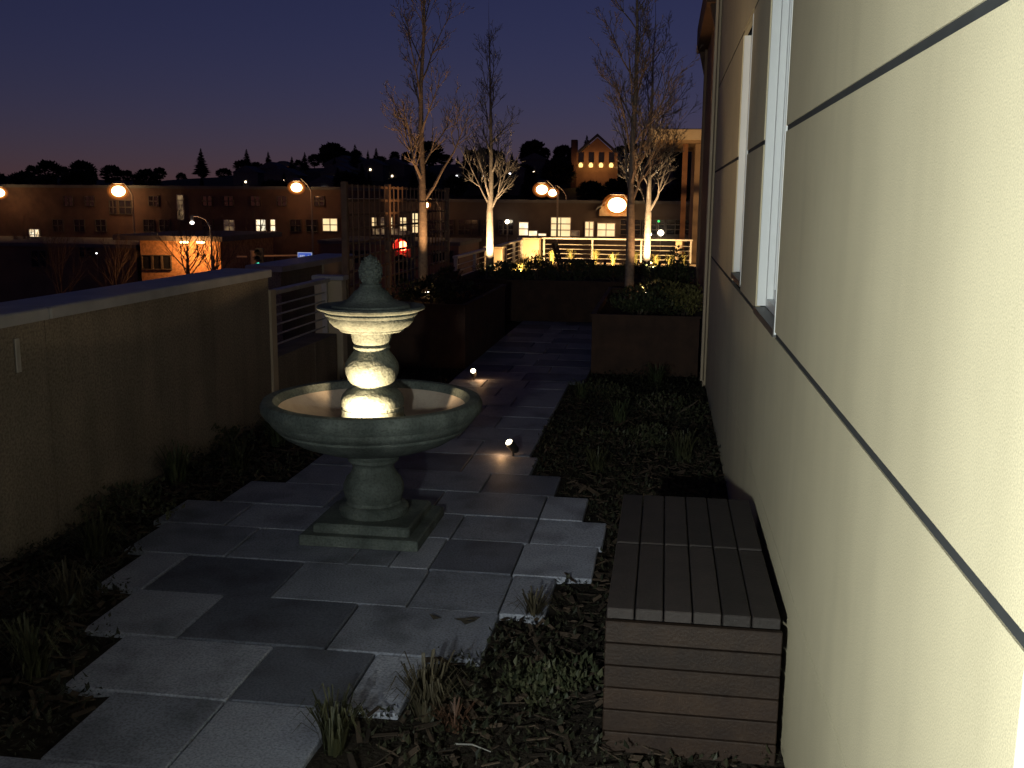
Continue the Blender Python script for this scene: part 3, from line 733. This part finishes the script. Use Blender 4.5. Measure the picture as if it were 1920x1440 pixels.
uplight('small path spotlight on the straight path edge behind the fountain', (q2.x, q2.y, .0), (FX-.6, FY+.4, 1.8), 7, WC, 40, spill=.5, spoff=(-.08, -.01, .05))
for i, (x, y, ax, ay) in enumerate(((-2.3, 20.8, -2.4, 21.9), (-1.2, 20.75, -1.2, 21.9), (-.1, 20.75, 0, 21.9))):
    uplight(['spotlight in the grass at the corner of the end railing', 'spotlight in the grass under the middle of the end railing', 'spotlight in the grass at the right of the end railing'][i], (x, y, .36), (ax, ay, .75), 185, (1.0, .60, .24), 130, lens=BLACKM)
uplight('spotlight in the grass beside the left hand railing', (-2.4, 17.4, .36), (-3.0, 18.4, .7), 85, (1.0, .60, .24), 130, lens=BLACKM)
uplight('spotlight in the grass at the far part of the left hand railing', (-2.4, 19.4, .36), (-3.0, 20.6, .7), 85, (1.0, .60, .24), 130, lens=BLACKM)

# deck chair silhouette by the end railing
ch = thing('deck_chair', 'dark slatted reclining deck chair in front of the end railing', 'chair', (-1.62, 18.0, 0), rz=R_(0))
DW = mat('dark_teak', (.05, .035, .025), rough=.7)
for yy in (-.27, .27):
    MB().tube([(-.32, yy, .95), (-.16, yy, .38), (.45, yy, .42)], .025, 8).build('side_rail', DW, ch)
    MB().box(-.17, -.13, yy-.02, yy+.02, -.02, .62).build('leg', DW, ch); MB().box(.34, .38, yy-.02, yy+.02, -.02, .62).build('leg', DW, ch)
    MB().bev(-.20, .42, yy-.04, yy+.04, .621, .65, c=.006).build('armrest', DW, ch)
for k in range(6):
    f = (k+.5)/6; x, z = -.32+.16*f, .95-.57*f
    MB().box(x-.012, x+.012, -.25, .25, z-.04, z+.04).build('back_slat', DW, ch)
for k in range(6):
    f = (k+.5)/6; x, z = -.14+.57*f, .392+.036*f
    MB().box(x-.04, x+.04, -.25, .25, z+.02, z+.04).build('seat_slat', DW, ch)

# small things on the ground
q = atZ(1017, 1268, 0)
o = MB()
for i in range(24):
    pass
ring = [(.022*math.cos(a*math.pi/12), .022*math.sin(a*math.pi/12), 0) for a in range(25)]
o.tube(ring, .004, 6, cap=False)
tag(o.build('irrigation_ring', mat('grey_plastic', (.32, .32, .34), rough=.5), loc=(q.x, q.y, .02)), 'small pale ring of irrigation tubing lying in the bed by the bench', 'pipe ring')
lf = MB(); q = atZ(850, 1165, 0)
for k, (dx, dy, a, L) in enumerate(((0, 0, .3, .10), (.03, -.01, -.4, .07), (-.05, .0, 2.7, .06), (.06, .015, .1, .05))):
    lf.leaf((dx, dy, .008), (math.cos(a)*L, math.sin(a)*L*.6, .008), .018, up=(0, 0, 1))
tag(lf.build('fallen_leaves', mat('dead_leaf', (.035, .028, .02), rough=.9), loc=(q.x, q.y, .003)), 'dark fallen leaves on the pale paver near the bench', 'leaves')
tw = MB(); q = atZ(870, 1402, 0)
tw.tube([(q.x-.03, q.y, .01), (q.x+.03, q.y-.02, .025), (q.x+.09, q.y-.03, .012)], [.003, .0025, .0015], 5)
tag(tw.build('twig', mat('pale_twig', (.30, .29, .27), rough=.8)), 'thin pale twig lying in the bed near the bench', 'twig')

# floodlight on a short post behind the camera: what lights the cream wall
fl_ = thing('floodlight', 'lit garden floodlight on a black post aimed at the cream wall', 'lamp', (-.64, -.66, 0))
MB().lathe([(.09, -.05), (.09, .02), (.035, .05), (.025, .10), (.022, 1.40)], 20).build('post', BLACKM, fl_, 40)
_d = (Vector((.42, 1.15, 1.50))-Vector((-.64, -.66, 1.50))).normalized()
MB().tube([Vector((0, 0, 1.50))-_d*.10, Vector((0, 0, 1.50))-_d*.04, Vector((0, 0, 1.50))+_d*.05], [.05, .10, .11], 20).build('housing', BLACKM, fl_, 40)
MB().tube([Vector((0, 0, 1.50))+_d*.0505, Vector((0, 0, 1.50))+_d*.056], [.10, .095], 20).build('lens', emit('flood_lens', (.95, 1.0, .90), 6.0), fl_, 40)
MB().tube([(0, 0, 1.39), (0, 0, 1.42)], .03, 12).build('knuckle', BLACKM, fl_, 40)
light('flood_beam', 'SPOT', Vector((-.64, -.66, 1.50))+_d*.08, FLOOD, (.93, 1.0, .93), fl_, aim=(.42, 1.15, 1.50), size=.07, angle=116, blend=1.0)

# ================================================================== STREET BACKGROUND
BY = 80.0
def frect(x0, y0, x1, y1, Y):
    a = atY(x0, y0, Y); b = atY(x1, y1, Y)
    return a.x, b.x, b.z, a.z
def bwin(parent, px, Y, m, nx=2, nz=2, trim=None, loc=None):
    if trim is None: trim = TRIMD if m is GLASSD else TRIMW
    x0, x1, z0, z1 = frect(*px, Y)
    L = parent.location
    x0 -= L.x; x1 -= L.x; z0 -= L.z; z1 -= L.z; y = Y-L.y
    w = MB().box(x0, x1, y-.06, y-.02, z0, z1).build('window', m, parent)
    b = .05; f = MB()
    f.box(x0-b, x0, y-.14, y-.021, z0-b, z1+b); f.box(x1, x1+b, y-.14, y-.021, z0-b, z1+b)
    f.box(x0+.001, x1-.001, y-.14, y-.021, z1, z1+b); f.box(x0+.001, x1-.001, y-.14, y-.021, z0-b, z0)
    f.build('frame', trim, w)
    mu = MB(); s = .035
    for i in range(1, nx):
        x = x0+(x1-x0)*i/nx; mu.box(x-s, x+s, y-.12, y-.061, z0+.001, z1-.001)
    for i in range(1, nz):
        z = z0+(z1-z0)*i/nz; mu.box(x0+.001, x1-.001, y-.115, y-.0615, z-s, z+s)
    if nx*nz > 1: mu.build('muntin', trim, w)
    return w
def building(name, label, px0, py, px1, Y, depth, wallm=BRICK, parapet=.25, cat='building'):
    x0, x1, z0, z1 = frect(px0, py, px1, py, Y); z1 = (atY(px0, py, Y).z+atY(px1, py, Y).z)/2
    t = thing(name, label, cat, (x0, Y, STREET))
    MB().box(0, x1-x0, 0, depth, -.1, z1-STREET-parapet).build('wall', wallm, t)
    MB().bev(-.15, x1-x0+.15, -.2, depth+.2, z1-STREET-parapet+.001, z1-STREET, c=.03).build('cornice', ROOFM, t)
    return t
b1 = building('brick_building', 'long dark brick building with scattered lit windows across the street on the left', -420, 346, 648, BY, 14)
bwin(b1, (606, 410, 633, 433), BY, LITWIN)
bwin(b1, (481, 412, 499, 433), BY, LITWIN2); bwin(b1, (508, 412, 517, 433), BY, LITWIN2, 1, 2)
bwin(b1, (421, 413, 440, 432), BY, DIMWIN); bwin(b1, (56, 430, 76, 451), BY, LITWIN2); bwin(b1, (333, 366, 346, 412), BY, DIMWIN, 1, 5)
bwin(b1, (206, 376, 220, 401), BY, GLASSD); bwin(b1, (224, 376, 248, 401), BY, GLASSD, 2, 2)
for x in (100, 140, 180, 270, 300, 380, 545, 575): bwin(b1, (x, 412, x+20, 434), BY, GLASSD)
for x in (120, 160, 280, 380, 420, 470, 520, 590): bwin(b1, (x, 368, x+18, 386), BY, GLASSD)
b2 = building('brick_building', 'dark building with rows of small paned windows facing the end railing', 654, 374, 1330, BY, 12, wallm=mat('dark_siding', (.075, .058, .052), (.055, .042, .038), rough=.9, scale=.8))
bwin(b2, (1034, 408, 1069, 443), BY, LITWIN, 2, 3); bwin(b2, (974, 417, 990, 441), BY, LITWIN2, 1, 2); bwin(b2, (992, 433, 1007, 442), BY, LITWIN2, 1, 1)
bwin(b2, (1010, 438, 1024, 442), BY, LITWIN2, 1, 1); bwin(b2, (1098, 416, 1112, 443), BY, LITWIN, 2, 2); bwin(b2, (1121, 419, 1152, 443), BY, LITWIN, 2, 2)
bwin(b2, (1072, 433, 1086, 442), BY, DIMWIN, 1, 1)
for x0, x1 in ((1164, 1200), (1206, 1244), (1250, 1298)): bwin(b2, (x0, 412, x1, 440), BY, GLASSD, 3, 3)
for x0, x1 in ((860, 896), (903, 916), (935, 962), (805, 850)): bwin(b2, (x0, 412, x1, 440), BY, GLASSD, 3, 3)
bwin(b2, (698, 408, 706, 427), BY, LITWIN, 1, 2); bwin(b2, (712, 408, 722, 427), BY, DIMWIN, 1, 2); bwin(b2, (729, 408, 736, 427), BY, LITWIN, 1, 2); bwin(b2, (751, 408, 763, 432), BY, LITWIN, 1, 3); bwin(b2, (774, 400, 786, 436), BY, LITWIN, 1, 3)
bwin(b2, (700, 429, 760, 440), BY, DIMWIN, 4, 1)
bwin(b2, (776, 461, 786, 478), BY, LITWIN2, 1, 2)
# lit gabled dormer on that building
dz0 = atY(1150, 405, BY-.5); dg = thing('gabled_dormer', 'orange lit gabled dormer on the roof across the street', 'dormer', (atY(1150, 405, BY-.5).x, BY-.5, dz0.z))
hw = 34/1900*BY*.75; hh = 32/1900*BY
MB().prism([(-hw, 0), (hw, 0), (hw, hh*.35), (0, hh), (-hw, hh*.35)], 0, 4).build('wall', mat('pale_siding', (.45, .33, .22), (.36, .26, .17), rough=.9, scale=1.5), dg)
MB().prism([(-hw-.25, hh*.33), (0, hh+.02), (hw+.25, hh*.33), (hw+.25, hh*.33+.12), (0, hh+.18), (-hw-.25, hh*.33+.12)], -.4, 4.3).build('roof', ROOFM, dg)
for k in range(5):
    z = .12+k*.13; MB().box(-hw*.9, hw*.9, -.03, -.002, z, z+.10).build('louvre', MATS['pale_siding'], dg)
# low sodium lit building with eave
lowb = thing('low_brick_house', 'low brick house with orange lit wall and dark eave below the parapet', 'house', (atY(262, 448, 62).x, 62, STREET))
x0, x1, z0, z1 = frect(262, 450, 416, 540, 62)
LW = x1-x0; zt = z1-STREET
MB().box(0, LW, 0, 9, -.1, zt).build('wall', mat('buff_brick', (.34, .19, .10), (.20, .11, .06), rough=.9, scale=5, bump=.4, bscale=12, contrast=(.4, .6)), lowb)
MB().bev(-1.5, LW+.5, -.7, 9.5, zt+.001, zt+.35, c=.03).build('roof', ROOFM, lowb)
for pxw in ((268, 479, 286, 504), (288, 479, 304, 504), (306, 479, 322, 504)): bwin(lowb, pxw, 62, GLASSD, 1, 1)
b3 = building('warehouse', 'dark warehouse behind the street trees at the far left', -500, 452, 255, 66, 10, wallm=mat('dark_block', (.11, .075, .055), rough=.9, scale=.7))
bwin(b3, (150, 441+20, 176, 445+36), 66, GLASSD); bwin(b3, (60, 470, 90, 500), 66, GLASSD)
b4 = building('corner_shop', 'dim brown corner building behind the traffic signals', 600, 452, 860, 70, 8, wallm=mat('brown_render', (.16, .10, .08), rough=.9, scale=.7))
bwin(b4, (650, 470, 690, 492), 70, GLASSD, 3, 1); bwin(b4, (810, 470, 850, 492), 70, GLASSD, 3, 1)

def street_lamp(label, px, py, Y, energy, rad=.26, arm=1, head='cobra', color=(1.0, .42, .14), m=WARM, offset=(0, -.3, -.1)):
    p = atY(px, py, Y)
    t = thing('street_lamp', label, 'street lamp', (p.x+arm*1.2, Y, STREET), 'sodium street lamps')
    h = p.z-STREET
    MB().tube([(0, 0, -.05), (0, 0, .4), (0, 0, h-.3), (-arm*.3, 0, h+.2), (-arm*.8, 0, h+.26+rad*.8), (-arm*1.2, 0, h+.26+rad*.8)], [.12, .09, .06, .05, .04, .04], 10).build('pole', POLE, t, 40)
    MB().lathe([(.05, h+.30+rad*.8), (rad*.5, h+.24+rad*.8), (rad*.7, h+rad*.95), (rad*.6, h+rad*.9)], 16, -arm*1.2, 0).build('hood', POLE, t, 40)
    def ball(q, n=10): return [(q*math.sin(math.pi*i/n)+(1e-6 if i in (0, n) else 0), h-.02-q*math.cos(math.pi*i/n)*.8) for i in range(n+1)]
    MB().lathe(ball(rad*.86), 20, -arm*1.2, 0, cap=False).build('bulb', m, t, 60)
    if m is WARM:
        gb = MB().lathe(ball(rad*1.16), 24, -arm*1.2, 0, cap=False).build('glow_ball', HALO, t, 60)  # two added glow shells stand in for the orange glare around the bulb
        MB().lathe(ball(rad*1.42), 24, -arm*1.2, 0, cap=False).build('outer_halo', HALO2, gb, 60)
    light('street_light', 'POINT', (p.x+offset[0], Y+offset[1]-.4, p.z-.45), energy, color, t, size=.25)
    return t
street_lamp('lit sodium street lamp with window frame glowing just below it', 222, 358, BY-1.6, 120, .62, 1)
street_lamp('lit sodium street lamp standing alone against the brick building roofline', 556, 351, BY-2.2, 90, .50, 1)
street_lamp('lit sodium street lamp at the far left end of the brick building', -2, 361, BY-2, 60, .50, -1)
street_lamp('larger of the two paired street lamps above the paned windows', 1016, 355, BY-3, 40, .50, 1)
street_lamp('smaller of the two paired street lamps above the paned windows', 1036, 361, BY+8, 30, .42, 1)
street_lamp('lit sodium lamp glaring in front of the gabled dormer', 1157, 384, BY-2.0, 240, .80, 1)
street_lamp('lit lamp seen through the right half of the trellis', 798, 384, BY-2.5, 60, .30, 1)
street_lamp('small white crescent lamp above the low brick house', 360, 417, 60, 20, .16, 1, color=(1, .9, .75), m=emit('white_lamp', (1, .92, .8), 4.0))
for px_, lab in ((345, 'wall lamp under the eave of the low brick house beside the window'), (376, 'brightest wall lamp under the eave of the low brick house')):
    p = atY(px_, 453, 61.6)
    t = thing('wall_lamp', lab, 'lamp', p)
    MB().box(-.18, .18, -.05, .38, .02, .12).build('housing', BLACKM, t)
    MB().bev(-.24, .24, -.08, .08, -.10, .019, c=.02).build('lens', WARM, t)
    light('wall_lamp_light', 'POINT', (p.x, p.y-.7, p.z-.35), 520 if px_ == 376 else 260, (1.0, .40, .10), t, size=.12)

# traffic signals
def signal(label, x, y, z, lit, m, Y, s=1.0, ball=False):
    t = thing('traffic_signal', label, 'traffic light', (x, y, z))
    MB().bev(-.19*s, .19*s, 0, .25*s, -.55*s, .55*s, c=.02).build('housing', mat('signal_housing', (.05, .05, .04), rough=.6), t)
    for k, zz in enumerate((.34, 0, -.34)):
        vis = MB(); vis.v = []; 
        pts = [(.16*s*math.cos(a), .16*s*math.sin(a)) for a in [R_(v) for v in range(-20, 201, 20)]]
        b = 0
        for (px_, pz) in pts: vis.v += [(px_, -.001, zz*s+pz), (px_*1.0, -.22*s, zz*s+pz), (px_*1.1, -.22*s, zz*s+pz*1.1), (px_*1.1, -.001, zz*s+pz*1.1)]
        for i in range(len(pts)-1):
            a = 4*i; vis.f += [(a, a+1, a+5, a+4), (a+1, a+2, a+6, a+5), (a+2, a+3, a+7, a+6)]
        vis.build('visor', MATS['signal_housing'], t)
        ln = MB().lathe([(.145*s, 0), (.12*s, .03*s), (0, .05*s)], 20)
        ln.v = [(vx, -.002-vz, zz*s+vy) for vx, vy, vz in ln.v]
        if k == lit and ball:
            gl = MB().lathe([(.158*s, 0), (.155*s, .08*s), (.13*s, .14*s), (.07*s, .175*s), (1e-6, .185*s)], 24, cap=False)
            gl.v = [(vx, -.003-vz, zz*s+vy) for vx, vy, vz in gl.v]; gl.build('lens_halo', REDHALO, t, 60)  # added emissive shell imitates the red glare around the lit lens
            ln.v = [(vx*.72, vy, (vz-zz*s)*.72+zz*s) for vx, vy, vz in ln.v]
        ln.build('lens', m if k == lit else mat('dark_lens', (.02, .02, .02), rough=.3), t, 60)
    return t
REDL = emit('red_signal', (1.0, .10, .04), 40.0); GRNL = emit('green_signal', (.10, 1.0, .65), 1.3)
SY = 28.0
p = atY(755, 461, SY)
signal('traffic signal showing a glaring red light seen through the trellis', p.x, SY, p.z-.34*1.3, 0, REDL, SY, 1.3, True)
light('red_signal_light', 'POINT', (p.x, SY-.30, p.z), 22, (1, .04, .02), bpy.data.objects['traffic_signal'], size=.12)
mp = thing('signal_mast', 'dark mast carrying the red traffic signal', 'pole', (p.x+.05, SY+.5, STREET))
MB().tube([(0, 0, -.05), (0, 0, .5), (0, 0, p.z-STREET+.4)], [.13, .10, .08], 12).build('pole', POLE, mp, 40)
MB().box(-.03, .03, -.25, -.05, p.z-STREET-.5, p.z-STREET-.42).build('bracket', POLE, mp)
p = atY(477, 470, 52)
ms = thing('signal_mast', 'orange lit mast with long arm carrying the blue street sign', 'pole', (p.x, 52, STREET))
h = p.z-STREET; pe = atY(606, 486, 52); ps_ = atY(560, 478, 52)
MB().tube([(0, 0, -.05), (0, 0, h-.15), (0, 0, h)], [.24, .21, .24], 14).build('pole', mat('sandy_pole', (.40, .27, .18), rough=.7), ms, 40)
az = atY(500, 480, 52).z-STREET
MB().tube([(0, -.2, az-.02), (ps_.x-p.x, -.2, az+.07), (pe.x-p.x, -.2, az-.16)], [.06, .05, .035], 10).build('arm', MATS['sandy_pole'], ms, 40)
light('mast_glow', 'POINT', (p.x+1.0, 50.0, p.z+1.1), 60, (1.0, .5, .2), ms, size=.2)
MB().tube([(-.35, -.2, az-.05), (-.9, -.2, az-.05)], .05, 8).build('arm_stub', MATS['sandy_pole'], ms)
pg = atY(486, 497, 51.5)
signal('traffic signal showing a green light on the orange lit mast', pg.x, 51.5, pg.z+.34, 2, GRNL, 51.5)
x0, x1, z0, z1 = frect(558, 473, 585, 488, 51.6)
sg = thing('street_sign', 'blue street name sign with white border hanging on the signal arm', 'sign', ((x0+x1)/2, 51.6, (z0+z1)/2))
SW, SH = (x1-x0)/2, (z1-z0)/2
MB().bev(-SW, SW, 0, .04, -SH, SH, c=.005).build('border', emit('sign_white', (.55, .65, .95), .55), sg)
MB().box(-SW+.035, SW-.035, -.006, -.001, -SH+.035, SH-.035).build('face', emit('sign_blue', (.03, .10, .55), .75), sg)
for k, (a, b) in enumerate(((-.72, -.5), (-.44, -.24), (-.18, .0), (.45, .6))):
    MB().box(SW*a, SW*b, -.010, -.0065, -SH*.35, SH*.35).build('lettering', MATS['sign_white'], sg)

# headlights and small street lights
def lamp_dot(name, label, px, py, Y, rr, m, group=None, cat='light'):
    p = atY(px, py, Y); t = thing(name, label, cat, p, group)
    MB().lathe([(rr*.3, -rr*.9), (rr, -.3*rr), (rr, .4*rr), (rr*.4, rr)], 10).build('glow_ball', m, t, 60)
    MB().tube([(0, .02, -rr), (0, .02, -max(rr*4, 1.5))], rr*.2, 6).build('stem', POLE, t)
lamp_dot('porch_light', 'bright white porch light behind the uplit right tree', 1239, 437, BY-1, .22, COREW)
lamp_dot('porch_light', 'white porch light just right of the uplit trunk', 1218, 440, BY-1, .15, COREW)
lamp_dot('porch_light', 'small white light beside the dark paned windows left of the trellis tree', 951, 416, BY-1, .16, COREW)
lamp_dot('signal_light', 'tiny green light before the dark paned windows', 1235, 415, BY-1, .09, emit('green_dot', (.05, 1, .2), 1.2))
lamp_dot('porch_light', 'tiny white light in the dark trees at the far left', 181, 475, 64, .05, DOTW)

# bare street trees in front of the low house and brick building
def street_tree(label, px, Y, height, spread, seed, n=12, th=2.2, tr_=.13, group='bare street trees'):
    p = atY(px, 500, Y)
    grow_tree('street_tree', label, (p.x, Y, STREET), th, tr_, height, spread, seed, n, bark=BARKD, group=group, twigs=2)
street_tree('bare branching street tree in front of the orange lit house wall', 352, 56, 7.9, 2.8, 31, 16, 4.5, .16)
street_tree('bare street tree at the right corner of the low brick house', 402, 57, 7.2, 2.3, 32, 14, 4.2)
street_tree('bare street tree before the blotchy lit windows', 490, 74, 9.2, 3.4, 33, 14, 3.5)
street_tree('bare street tree before the narrow stair window', 340, 75, 10.0, 3.0, 34, 12, 4)
street_tree('bare street tree before the warehouse at the far left', 110, 58, 7.5, 3.4, 35, 14, 2.6)
street_tree('bare street tree beside the warehouse end', 215, 60, 6.5, 3.0, 36, 12, 2.6)
street_tree('dark bare street tree before the far left lit window', 50, 72, 8.5, 3.2, 37, 12, 3)

# ================================================================== HILL: trees, houses, lights
def conifer_mesh(seed, h):
    r = random.Random(seed); o = MB()
    for k in range(520):
        t = r.uniform(.12, 1)**.8; a = r.uniform(0, 6.28); rr = (1-t)*h*.26*r.uniform(.4, 1.1)+.12
        p = Vector((rr*.25*math.cos(a), rr*.25*math.sin(a), t*h))
        o.leaf(p, Vector((math.cos(a)*rr, math.sin(a)*rr, -.25*rr)), .32*rr+.12, up=(0, 0, 1))
    return o.mesh('crown')
def round_mesh(seed, h):
    r = random.Random(seed); o = MB()
    for k in range(800):
        d = Vector((r.gauss(0, 1), r.gauss(0, 1), r.gauss(0, 1))).normalized()*r.uniform(.5, 1)
        p = Vector((d.x*h*.34, d.y*h*.34, h*.60+d.z*h*.36))
        o.leaf(p, (d+Vector((r.gauss(0, .5), r.gauss(0, .5), .2))).normalized()*h*.14, h*.05)
    return o.mesh('crown')
FOL = leafmat('far_foliage', (.012, .016, .010), (.028, .032, .020), .9)
crowns = []
for s in range(4):
    m_ = conifer_mesh(200+s, 10); m_.materials.append(FOL); crowns.append((m_, 'conifer'))
for s in range(4):
    m_ = round_mesh(210+s, 9); m_.materials.append(FOL); crowns.append((m_, 'round'))
tkm = MB().tube([(0, 0, -1), (0, 0, 5.5)], [.3, .12], 7).mesh('trunk'); tkm.materials.append(BARKD)
r = random.Random(77)
def hilltree(px, py_top, Y, kind, lab, grp, wide=1.0):
    p = atY(px, py_top, Y); g0 = hillz(p.x, Y)
    h = max(4.0, p.z-g0); cm = r.choice([c for c in crowns if c[1] == kind])
    s = h/(10 if kind == 'conifer' else 9*.96)
    t = thing('hill_tree', lab, 'tree', (p.x, Y, g0), grp, r.uniform(0, 6)); t.scale = (min(s, 1.3)*wide, min(s, 1.3)*wide, s)
    link('trunk', tkm, t); link('crown', cm[0], t)
sky_px = [(-10, 345), (60, 338), (120, 342), (180, 335), (240, 345), (300, 336), (340, 330), (380, 336), (420, 334), (455, 328), (480, 322), (505, 306), (535, 303), (560, 318), (590, 325), (620, 312), (650, 306), (668, 312), (690, 300), (715, 306), (740, 300), (762, 310), (785, 304), (810, 312), (835, 306), (858, 312), (885, 305), (910, 300), (935, 308), (960, 296), (985, 290), (1003, 282), (1022, 296), (1040, 290), (1052, 278), (1066, 290), (1165, 300), (1185, 288), (1210, 296), (1240, 290), (1270, 284), (1300, 290), (1330, 280)]
for i, (px, py) in enumerate(sky_px):
    hilltree(px, py, r.uniform(285, 330), 'conifer' if r.random() < .45 else 'round', 'dark tree standing on the skyline of the far hill', 'skyline trees on the far hill', r.uniform(.9, 1.6))
for i in range(80):
    px = r.uniform(-20, 1330); Y = r.uniform(150, 260); X = atY(px, 330, Y).x
    t = thing('hill_tree', 'dark tree on the slope of the far hill below the skyline', 'tree', (X, Y, hillz(X, Y)), 'trees on the far hill slope', r.uniform(0, 6))
    s = r.uniform(.5, .8); t.scale = (s*1.3, s*1.3, s); cm = r.choice(crowns)
    link('trunk', tkm, t); link('crown', cm[0], t)
# grand lit building on the hill
HY = 215.0
x0, x1, z0, z1 = frect(1078, 285, 1158, 316, HY)
gh = thing('hilltop_hall', 'grand brick hall on the hill with orange floodlit facade and tall chimney', 'building', (x0, HY, hillz((x0+x1)/2, HY)-2))
gz0 = z0-gh.location.z; gz1 = z1-gh.location.z; W = x1-x0
HB = mat('hall_brick', (.34, .19, .11), (.26, .14, .085), rough=.9, scale=.4)
MB().box(0, W, 0, 16, 0, gz1).build('wall', HB, gh)
pk = atY(1120, 258, HY).z-gh.location.z
MB().prism([(W*.15, gz1), (W*.9, gz1), (W*.52, pk)], -.3, 16).build('gable', HB, gh)
MB().prism([(W*.08, gz1-.3), (W*.52, pk+.1), (W*.97, gz1-.3), (W*.97, gz1+.3), (W*.52, pk+.8), (W*.08, gz1+.3)], -.9, -.31).build('roof_edge', ROOFM, gh)
cz = atY(1078, 262, HY).z-gh.location.z
MB().bev(-.8, .5, -.5, 1.4, 0, cz, c=.1).build('chimney', mat('chimney_brick', (.12, .06, .045), rough=.9), gh)
for k in range(4):
    cxw = W*(.15+.235*k)
    w = MB().prism([(cxw-.55, gz0+1.2), (cxw+.55, gz0+1.2), (cxw+.55, gz0+3.4), (cxw, gz0+4.0), (cxw-.55, gz0+3.4)], -.1, -.01).build('window', GLASSD, gh)
    pw = Vector((x0+cxw, HY-1.2, z0+.6))
    light('floodlight', 'POINT', pw, 420, (1.0, .50, .16), gh, size=.3)
    MB().lathe([(.35, gz0+.2), (.45, gz0+.7), (.2, gz0+1.1)], 10, cxw, -.9).build('flood_lamp', emit('flood_orange', (1.0, .62, .18), 2.2), gh, 60)
# roundish lit villa on the left skyline
HY = 250.0
x0, x1, z0, z1 = frect(503, 306, 545, 322, HY)
vl = thing('hilltop_villa', 'small lit villa with low hipped roof on the left skyline', 'house', (x0, HY, hillz((x0+x1)/2, HY)-1))
vz0, vz1, W = z0-vl.location.z, z1-vl.location.z, x1-x0
MB().box(0, W, 0, 6, 0, vz1-.8).build('wall', HB, vl)
MB().lathe([(W*.72, vz1-.79), (W*.2, vz1+.6), (0, vz1+.7)], 4, W/2, 3, R_(45)).build('roof', ROOFM, vl)
for k in range(3): MB().box(W*.2+W*.22*k, W*.34+W*.22*k, -.06, -.01, vz1-1.9, vz1-1.2).build('window', DIMWIN, vl)
light('villa_light', 'POINT', (x0+W/2, HY-2, z1-1.6), 60, (1, .55, .25), vl, size=.2)
# hillside houses with a lit window each
hp = [(607, 353, 'W'), (630, 321, 'O'), (634, 331, 'W'), (626, 334, 'O'), (643, 340, 'O'), (505, 341, 'O'), (519, 341, 'O'), (532, 338, 'O'), (668, 334, 'O'), (694, 318, 'O'), (857, 331, 'W'), (908, 328, 'W'), (920, 328, 'W'), (934, 327, 'W'), (905, 313, 'O'), (955, 327, 'W'), (1001, 323, 'O'), (1131, 331, 'O'), (1175, 319, 'O'), (1232, 322, 'O'), (735, 330, 'O'), (460, 341, 'O')]
HW = mat('hill_house_wall', (.12, .11, .10), rough=.9)
for i, (px, py, c) in enumerate(hp):
    Y = 200+(i*37 % 50); p = atY(px, py, Y); g0 = hillz(p.x, Y)
    t = thing('hill_house', 'tiny far house on the hill with %s lit window' % ('a white' if c == 'W' else 'an orange'), 'house', (p.x, Y, g0-1), 'far hill houses with %s lit windows' % ('white' if c == 'W' else 'orange'))
    hgt = max(4.0, p.z-g0+2.0)
    MB().box(-3, 3, .2, 6, 0, hgt).build('wall', HW, t)
    MB().prism([(-3.4, hgt), (3.4, hgt), (0, hgt+1.6)], .0, 6.3).build('roof', ROOFM, t)
    s = .27 if c == 'W' else .21; zz = p.z-g0+1
    MB().bev(-s, s, .08, .19, zz-s, zz+s, c=.05).build('window', DOTW if c == 'W' else DOT, t)
